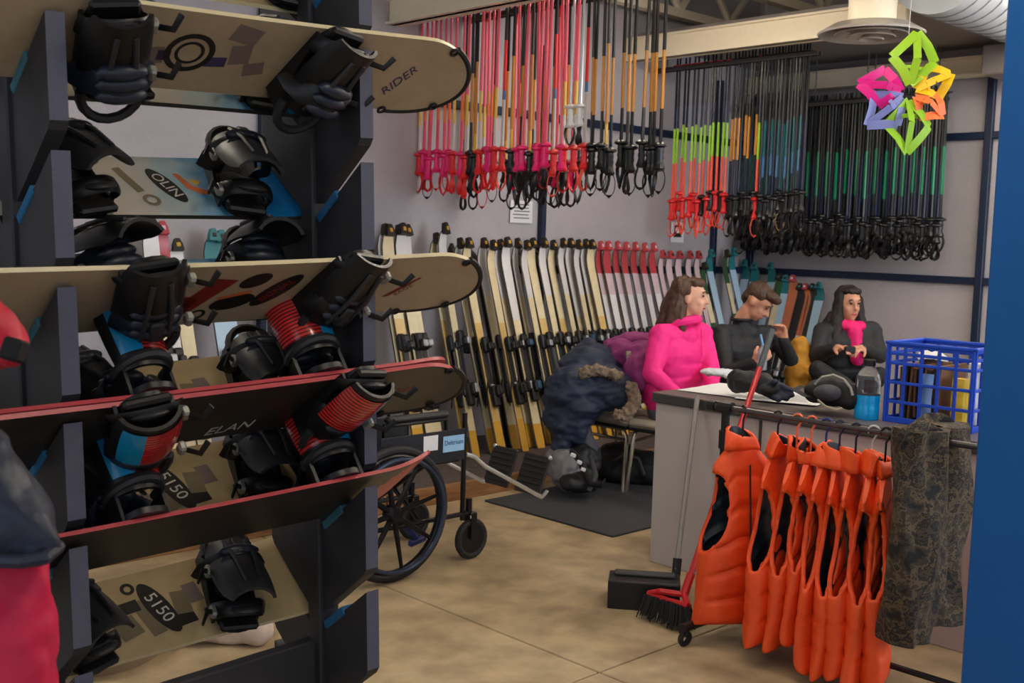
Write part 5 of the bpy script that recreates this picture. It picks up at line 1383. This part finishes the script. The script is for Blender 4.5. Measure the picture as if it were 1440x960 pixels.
#      px top, label, hanger, hw, hem, L, th, rz
V = [(1046, 'leftmost orange quilted vest, turned a little with wide open armhole', 'black hanger of the leftmost orange vest', 'black', 0.155, 0.18, 0.83, 0.085, R(-24)),
     (1095, 'second orange vest from left, long armhole and dark lining showing', 'black hanger of the second orange vest', 'black', 0.175, 0.20, 0.84, 0.052, R(12)),
     (1122, 'third orange vest from left on an orange hanger', 'left one of the two orange hangers', 'orange', 0.17, 0.19, 0.83, 0.045, R(14)),
     (1142, 'fourth orange vest from left on an orange hanger', 'right one of the two orange hangers', 'orange', 0.16, 0.18, 0.79, 0.042, R(17)),
     (1163, 'fifth orange vest from left on a bright blue hanger', 'bright blue hanger of the fifth vest', 'blue', 0.18, 0.20, 0.875, 0.040, R(16)),
     (1182, 'sixth orange vest from left on a navy hanger', 'navy hanger of the sixth vest', 'navy', 0.18, 0.20, 0.875, 0.040, R(19)),
     (1205, 'seventh orange vest from left on a navy hanger', 'navy hanger of the seventh vest', 'navy', 0.18, 0.20, 0.86, 0.045, R(15)),
     (1229, 'eighth orange vest from left, next to the last one', 'grey hanger of the eighth vest', 'white', 0.18, 0.20, 0.87, 0.045, R(19)),
     (1247, 'rightmost orange vest beside the camouflage trousers, open armhole', 'black hanger of the rightmost vest', 'black', 0.165, 0.16, 0.86, 0.046, R(25))]
for i, (px, lab, hl, hc, hw, hem, L, th, rz) in enumerate(V):
    p = col_x(px, RX, RZ)
    vest(p.y, lab, hl, hw, hem, L, th, 11+i, rz, hk_[hc])
# camouflage trousers
m_camo = ramp_mat('camouflage', [(0.0, (24, 22, 20)), (0.38, (58, 48, 36)), (0.45, (92, 76, 54)), (0.50, (34, 30, 26)), (0.55, (70, 58, 42)), (0.60, (24, 22, 22)), (0.68, (48, 42, 34)), (1.0, (24, 22, 22))], 13, 0.85, 5.0, kind='step', bump=0.2)
yc = col_x(1312, RX, RZ).y
ct = thing('trousers', 'camouflage trousers hanging at the end of the garment rack', 'trousers', (RX, yc, RZ))
def leg_rings(cx, hw, L, th, ph):
    rings = []
    for j in range(30):
        t = j/29; row = []
        for i in range(32):
            a = 2*PI*i/32; w = hw*(0.75+0.35*math.sin(PI*min(1, t*0.8+0.1)))*(1-0.18*max(0, t-0.7)/0.3)
            f = 0.18*math.sin(4*a+ph+5*t)+0.10*math.sin(7*a+2*ph-8*t)
            row.append((cx+w*math.cos(a)*(1+0.2*f)+0.02*math.sin(5*t+ph), th*math.sin(a)*(1+f)+0.015*math.sin(7*t+ph), 0.045-L*t))
        rings.append(row)
    return rings
obj('trouser_leg', MB().loft(leg_rings(-0.075, 0.125, 0.72, 0.075, 0.5)), m_camo, ct)
obj('trouser_leg', MB().loft(leg_rings(0.085, 0.12, 0.69, 0.08, 2.5)), m_camo, ct)
obj('waistband', MB().tube([(0.17*math.cos(2*PI*i/20), 0.05*math.sin(2*PI*i/20)+0.02, 0.02+0.03*math.sin(4*PI*i/20)) for i in range(20)], 1.0, 8, True, flat=((1, 0, 0), 0.03, 0.012)), m_camo, ct)

# ------------------------------------------------------------------ things on the desk
# blue crate
m_crate = mat('crate_blue', (18, 70, 190), 0.4, 0, 0.08)
pc0 = at_z(1238, 592, DZ)
CX, CY = 0.30, 0.36
cr_ = thing('plastic_crate', 'blue plastic lattice crate full of folders on the desk', 'crate', (pc0.x+0.02, pc0.y-0.01, DZ))
HH = 0.335
def lat(w, h, nx, nz, M, name):
    mb = MB(); tw = 0.014
    for i in range(nx+1):
        mb.box((w*i/nx, 0, h/2), (tw if 0 < i < nx else 0.022, 0.010, h), bev=0.002, M=M)
    for k, z in enumerate([0.012]+[h*0.26, h*0.50, h*0.74, h*0.86, h-0.008]):
        mb.box((w/2, 0, z), (w, 0.011, 0.024 if k in (0, 5) else 0.013), bev=0.002, M=M)
    return obj(name, mb, m_crate, cr_)
lat(CY, HH, 5, 4, frame((0, 0, 0), (0, -1, 0), (1, 0, 0), (0, 0, 1)), 'side_wall')
lat(CY, HH, 5, 4, frame((CX, 0, 0), (0, -1, 0), (1, 0, 0), (0, 0, 1)), 'side_wall')
lat(CX, HH, 4, 4, frame((0, 0, 0), (1, 0, 0), (0, 1, 0), (0, 0, 1)), 'side_wall')
lat(CX, HH, 4, 4, frame((0, -CY, 0), (1, 0, 0), (0, 1, 0), (0, 0, 1)), 'side_wall')
obj('crate_floor', MB().box((CX/2, -CY/2, 0.006), (CX, CY, 0.01)), m_crate, cr_, False)
rim = MB()
for (x, y, sx, sy) in ((0, -CY/2, 0.022, CY+0.03), (CX, -CY/2, 0.022, CY+0.03), (CX/2, 0, CX, 0.022), (CX/2, -CY, CX, 0.022)): rim.box((x, y, HH-0.004), (sx, sy, 0.014), bev=0.003)
obj('rim', rim, m_crate, cr_)
m_fold = [mat('folder_brown', (92, 62, 42), 0.7), mat('folder_dark', (50, 36, 30), 0.7), mat('folder_kraft', (126, 90, 58), 0.7)]
bx, by = cr_.location.x, cr_.location.y
for i in range(9):
    y = by-0.045-0.020*i
    o = obj('folder', MB().box((0, 0, 0.115), (0.235, 0.011, 0.205+0.02*(i % 3)), 0, (R((i % 3-1)*2), 0, 0), 0.002), m_fold[i % 3], None, False)
    o.location = (bx+0.15, y, DZ+0.014)
    tag(o, '%s brown file folder from the left inside the blue crate' % ORD[i], 'folder', 'brown folders in the blue crate')
def sheet(name, label, cat, m_, off, rings_):
    o = obj(name, MB().loft(rings_), m_, None); o.location = (bx+off[0], by+off[1], DZ+0.014); tag(o, label, cat); return o
def bag_rings(w, d, h, ph):
    return [[(w*(0.7+0.3*math.sin(PI*t*0.9+0.3))*math.cos(2*PI*i/16)*(1+0.12*math.sin(3*2*PI*i/16+ph)), d*math.sin(2*PI*i/16)*(1+0.15*math.sin(2*2*PI*i/16+ph*t)), h*t) for i in range(16)] for t in [k/7 for k in range(8)]]
sheet('plastic_bag', 'yellow plastic pouch standing in the right end of the crate', 'bag', mat('pouch_yellow', (238, 196, 50), 0.45), (0.08, -0.275, 0), bag_rings(0.045, 0.035, 0.19, 1))
sheet('paper_sheaf', 'white paper sheaf behind the yellow pouch in the crate', 'paper', m_white, (0.17, -0.30, 0), bag_rings(0.06, 0.03, 0.25, 2))
sheet('plastic_sleeve', 'pale blue plastic sleeve between the brown folders', 'sleeve', mat('sleeve_blue', (130, 170, 214), 0.35), (0.028, -0.16, 0), bag_rings(0.010, 0.026, 0.20, 3))
sheet('paper_wad', 'crumpled white paper on top of the folders in the crate', 'paper', m_white, (0.14, -0.12, 0.0), [[(0.06*math.cos(2*PI*i/12)*s_, 0.06*math.sin(2*PI*i/12)*s_*(1+0.2*math.sin(3*i)), z+0.006*math.sin(5*i+z*90)) for i in range(12)] for z, s_ in ((0.245, 0.5), (0.252, 1.0), (0.268, 0.9), (0.283, 0.4))])
# bottle of blue drink
pbt = at_z(1218, 589, DZ)
bt = thing('drink_bottle', 'clear plastic bottle half full of bright blue drink', 'bottle', (pbt.x, pbt.y, DZ))
m_glass = mat('clear_plastic', (225, 235, 240), 0.08, 0, 0, trans=0.92, ior=1.2); m_liq = mat('blue_drink', (0, 160, 232), 0.12, 0, 0.03, coat=0.8)
Rb = 0.052
obj('bottle_body', MB().lathe([(Rb, 0.105), (Rb, 0.15), (Rb*0.9, 0.185), (Rb*0.6, 0.212), (Rb*0.42, 0.222), (Rb*0.42, 0.235)], 28), m_glass, bt)
obj('drink', MB().lathe([(Rb*0.9, 0.0), (Rb, 0.008), (Rb, 0.055), (Rb*0.96, 0.065), (Rb, 0.075), (Rb, 0.105)], 28), m_liq, bt)
obj('cap', MB().lathe([(Rb*0.5, 0.226), (Rb*0.5, 0.25), (Rb*0.44, 0.254)], 20), m_black, bt)
m_lbl = mat('bottle_label_dark', (52, 42, 46), 0.3)
for a0 in (-80, 10, 100, 190):
    g = [[((Rb+0.0008)*math.cos(R(a0+k*6)), (Rb+0.0008)*math.sin(R(a0+k*6)), z) for k in range(9)] for z in (0.118, 0.172)]
    obj('label_panel', MB().loft([[(x*(1 if q[2] < 0.15 else 0.965), y*(1 if q[2] < 0.15 else 0.965), z) for (x, y, z) in q_] for q_ in g for q in [q_[0]]], 0, closed=False), m_lbl, bt)
# papers
def paper(label, px, py, w, h, rz, m_=m_white, z=0.0):
    p = at_z(px, py, DZ)
    g = [[((i/6-0.5)*w, (j/6-0.5)*h, 0.002+z+0.004*noise.noise((i*0.5, j*0.5, px*0.1))+0.003) for i in range(7)] for j in range(7)]
    o = obj('paper_sheet', MB().loft(g, 0, closed=False), m_, None); o.location = (p.x, p.y, DZ); o.rotation_euler = (0, 0, rz)
    return tag(o, label, 'paper')
paper('large white sheet lying under the black gloves on the desk', 1045, 552, 0.42, 0.50, 0.1)
pr_ = paper('printed white sheet beside the black hip bag', 1100, 562, 0.30, 0.38, 0.35, z=0.004)
for k in range(9):
    obj('text_line', MB().box((-0.11+0.028*k, 0.0, 0.0145), (0.006, 0.28-0.02*(k % 3), 0.0008)), mat('grey_text', (150, 150, 152)), pr_, False)
o = blob('paper_wad', [elp((0, 0, 0.018), (0.09, 0.10, 0.016)), elp((0.04, -0.08, 0.016), (0.07, 0.08, 0.014)), elp((-0.03, -0.14, 0.014), (0.07, 0.06, 0.012)), elp((0.02, -0.02, 0.028), (0.05, 0.07, 0.014))], [mat('grey_white_tissue', (206, 208, 214), 0.7)], 0.008, None, 1, 0.012, 22)
p = at_z(1008, 528, DZ); o.location = (p.x, p.y, DZ); tag(o, 'crumpled white tissue paper in front of the pink hoodie', 'paper')
# gloves
def gloves(label, pts, mats_, name, cat):
    base = at_z(pts[0][0], pts[0][1], DZ)
    t = thing(name, label, cat, (base.x, base.y, DZ))
    return t, (lambda px, py, d: at_d(px, py, d)-Vector((base.x, base.y, DZ)))
c_gl = cloth('glove_black', (30, 31, 34), 0.6); c_gn = cloth('glove_navy', (28, 36, 56), 0.6)
t, q = gloves('rolled black ski glove lying on the white sheet', [(1060, 548)], None, 'ski_glove', 'glove')
dd = 5.24
blob('glove_body', [caps(q(1043, 535, dd), q(1072, 538, dd-.05), 0.052, 0.048), elp(q(1038, 535, dd+.02), (0.04, 0.06, 0.055)), caps(q(1072, 538, dd-.05), q(1088, 545, dd-.1), 0.045, 0.03)], [c_gl], 0.008, t, 2, 0.012, 16)
obj('cuff', MB().tube([q(1036, 536, dd+.02)+Vector((0.01*math.cos(2*PI*i/16), 0.05*math.cos(2*PI*i/16), 0.05*math.sin(2*PI*i/16))) for i in range(16)], 0.009, 6, True), c_gl, t)
t, q = gloves('navy-fingered black glove right of the rolled glove', [(1098, 556)], None, 'ski_glove', 'glove')
dd = 5.04
pr2 = [elp(q(1082, 548, dd), (0.05, 0.05, 0.03))]
for (a, b_) in (((1090, 540), (1112, 548)), ((1090, 545), (1113, 555)), ((1086, 550), (1106, 560)), ((1080, 553), (1095, 562)), ((1078, 545), (1090, 537))): pr2.append(caps(q(a[0], a[1], dd), q(b_[0], b_[1], dd-.05), 0.017, 0.014, 1))
blob('glove_body', pr2, [c_gl, c_gn], 0.006, t, 2, 0.004, 20)
# hip bag
t, q = gloves('black and grey hip bag lying beside the blue drink', [(1172, 572)], None, 'hip_bag', 'bag')
dd = 4.81
blob('bag_body', [elp(q(1168, 550, dd), (0.11, 0.11, 0.068), 0, (0, 0, R(30))), elp(q(1190, 556, dd-.08), (0.06, 0.08, 0.062)), elp(q(1150, 553, dd+.06), (0.05, 0.06, 0.045))], [c_dark], 0.008, t, 3, 0.012, 10)
obj('piping', MB().tube([q(1146, 540, dd-.06), q(1156, 530, dd-.09), q(1172, 527, dd-.10), q(1186, 533, dd-.12), q(1196, 545, dd-.14), q(1199, 556, dd-.15)], 0.006, 6), mat('bag_piping', (150, 148, 138), 0.6), t)
obj('zip', MB().tube([q(1150, 562, dd-.12), q(1162, 572, dd-.15), q(1176, 576, dd-.17), q(1184, 574, dd-.17)], 0.005, 6), mat('bag_zip', (156, 150, 130), 0.5), t)
obj('front_pocket', MB().ell(q(1164, 552, dd-.10), (0.055, 0.06, 0.035), rot=(0, R(15), R(30))), cloth('bag_grey', (66, 66, 72)), t)
obj('belt', MB().tube([q(1146, 560, dd-.03), q(1132, 556, dd-.03), q(1118, 548, dd+.05), q(1128, 543, dd+.1)], 1.0, 8, flat=((0, 0, 1), 0.02, 0.004)), c_dark, t)

# ------------------------------------------------------------------ paper star ornament
ps = at_d(1278, 130, 4.6)
st = thing('paper_star', 'six-petalled folded paper star ornament hanging from the ceiling', 'ornament', ps)
pcols = [('green', (150, 196, 40), 82, 0.25), ('yellow', (240, 196, 24), 24, 0.19), ('orange', (240, 124, 66), -34, 0.17), ('green', (142, 192, 36), -92, 0.25), ('lavender', (128, 136, 196), -142, 0.22), ('magenta', (218, 22, 132), 170, 0.21)]
back = -fw
for nm, c, ang, Lp in pcols:
    a = R(ang); d = cr*math.cos(a)+cu*math.sin(a); s_ = -cr*math.sin(a)+cu*math.cos(a)
    m_ = mat('paper_'+nm+str(ang), c, 0.5, 0, 0.04, emis=None)
    wp = Lp*0.36; mb = MB()
    def strip(p0, p1, w0, w1, lift):
        p0, p1 = Vector(p0), Vector(p1); ax_ = (p1-p0).normalized(); n_ = s_*1.0
        mb.tube([p0, (p0+p1)/2+back*lift, p1], [1.0, 1.0, 1.0], 6, flat=(back.cross(ax_)*0.4+back*0.9, w0, 0.0022))
    o_, tip, l_, r_ = d*0.035, d*Lp, d*Lp*0.55+s_*wp, d*Lp*0.55-s_*wp
    ctr = d*Lp*0.52+back*0.05
    for e0, e1 in ((o_, l_), (l_, tip), (o_, r_), (r_, tip)): strip(e0, e1, 0.022, 0.022, 0.02)
    strip(o_, ctr, 0.019, 0.019, 0.0); strip(ctr, tip, 0.018, 0.018, 0.0)
    strip(l_*0.55+tip*0.1, r_*0.55+tip*0.1, 0.010, 0.010, 0.03)
    pt = obj('petal', mb, m_, st); pt['label'] = nm+' paper petal'
obj('thread', MB().tube([cu*0.24, Vector((0, 0, 3.28-ps.z))], 0.0012, 4), m_white, st)

# ------------------------------------------------------------------ clothes at the left edge and things under the rack
c_redj = cloth('red_shell', (196, 22, 52), 0.5, 0.25); c_navj = cloth('navy_shell', (38, 44, 62), 0.5, 0.25); c_redp = cloth('crimson_trouser', (206, 24, 70), 0.5, 0.25)
pl0 = at_d(10, 700, 1.62)
jk = thing('ski_jacket', 'navy ski jacket hem hanging at the left picture edge', 'jacket', pl0)
def Lj(px, py, d): return at_d(px, py, d)-pl0
blob('jacket_body', [caps(Lj(-60, 610, 1.62), Lj(25, 745, 1.60), 0.05, 0.05), caps(Lj(-60, 650, 1.64), Lj(0, 740, 1.64), 0.08, 0.07), caps(Lj(-15, 640, 1.6), Lj(52, 765, 1.58), 0.025, 0.028)], [c_navj], 0.007, jk, 3, 0.014, 13)
obj('hem', MB().tube([Lj(-20, 788, 1.55), Lj(30, 790, 1.53), Lj(62, 785, 1.55), Lj(82, 768, 1.6)], 0.010, 8), c_navj, jk)
pl1 = at_d(10, 860, 1.62)
rp = thing('ski_trousers', 'crimson ski trousers hanging below the navy jacket', 'trousers', pl1)
def Lk(px, py, d): return at_d(px, py, d)-pl1
blob('trouser_leg', [caps(Lk(-10, 770, 1.64), Lk(0, 990, 1.64), 0.07, 0.085), caps(Lk(30, 780, 1.64), Lk(18, 1000, 1.64), 0.045, 0.05), caps(Lk(48, 870, 1.64), Lk(58, 890, 1.64), 0.016, 0.014)], [c_redp], 0.007, rp, 3, 0.014, 11)
pl2 = at_d(0, 470, 1.7)
rs = thing('ski_jacket', 'red ski jacket cuff with black tab at left picture edge', 'jacket', pl2)
def Lm(px, py, d): return at_d(px, py, d)-pl2
blob('sleeve', [caps(Lm(-60, 420, 1.7), Lm(-8, 478, 1.7), 0.05, 0.045), caps(Lm(-30, 440, 1.7), Lm(12, 496, 1.68), 0.026, 0.022)], [c_redj], 0.006, rs, 3, 0.01, 14)
obj('cuff_tab', MB().box(Lm(20, 492, 1.645), (0.03, 0.03, 0.034), 0, (0.2, 0.3, 0.7), 0.004), m_matte, rs)
# pale bag and tin behind the rack
pw = at_z(300, 905, 0.0)
o = blob('cloth_bag', [caps((-0.12, 0.10, 0.06), (0.13, -0.10, 0.06), 0.05, 0.065), caps((0.13, -0.1, 0.06), (0.2, -0.02, 0.04), 0.05, 0.035), caps((-0.12, 0.1, 0.05), (-0.25, 0.16, 0.02), 0.04, 0.018)], [cloth('pale_canvas', (196, 176, 160), 0.8)], 0.01, None, 3, 0.012, 9)
o.location = (pw.x, pw.y, 0); tag(o, 'pale canvas bag lying on the floor behind the lowest snowboard', 'bag')
pt_ = at_z(160, 925, 0.0)
o = thing('oval_tin', 'tan oval pan on the floor under the lowest snowboard', 'pan', pt_)
m_tin = mat('tan_tin', (150, 126, 100), 0.4, 0.2)
M_ = Matrix.Rotation(R(20), 4, 'Z') @ Matrix.Diagonal((1.5, 1, 1, 1))
obj('pan_body', MB().lathe([(0.13, 0.0), (0.16, 0.06), (0.17, 0.065), (0.155, 0.06), (0.125, 0.008), (0.001, 0.006)], 32, M=M_), m_tin, o)
obj('pan_rim', MB().tube([M_ @ Vector((0.168*math.cos(2*PI*i/32), 0.168*math.sin(2*PI*i/32), 0.066)) for i in range(32)], 0.006, 6, True), m_tin, o)
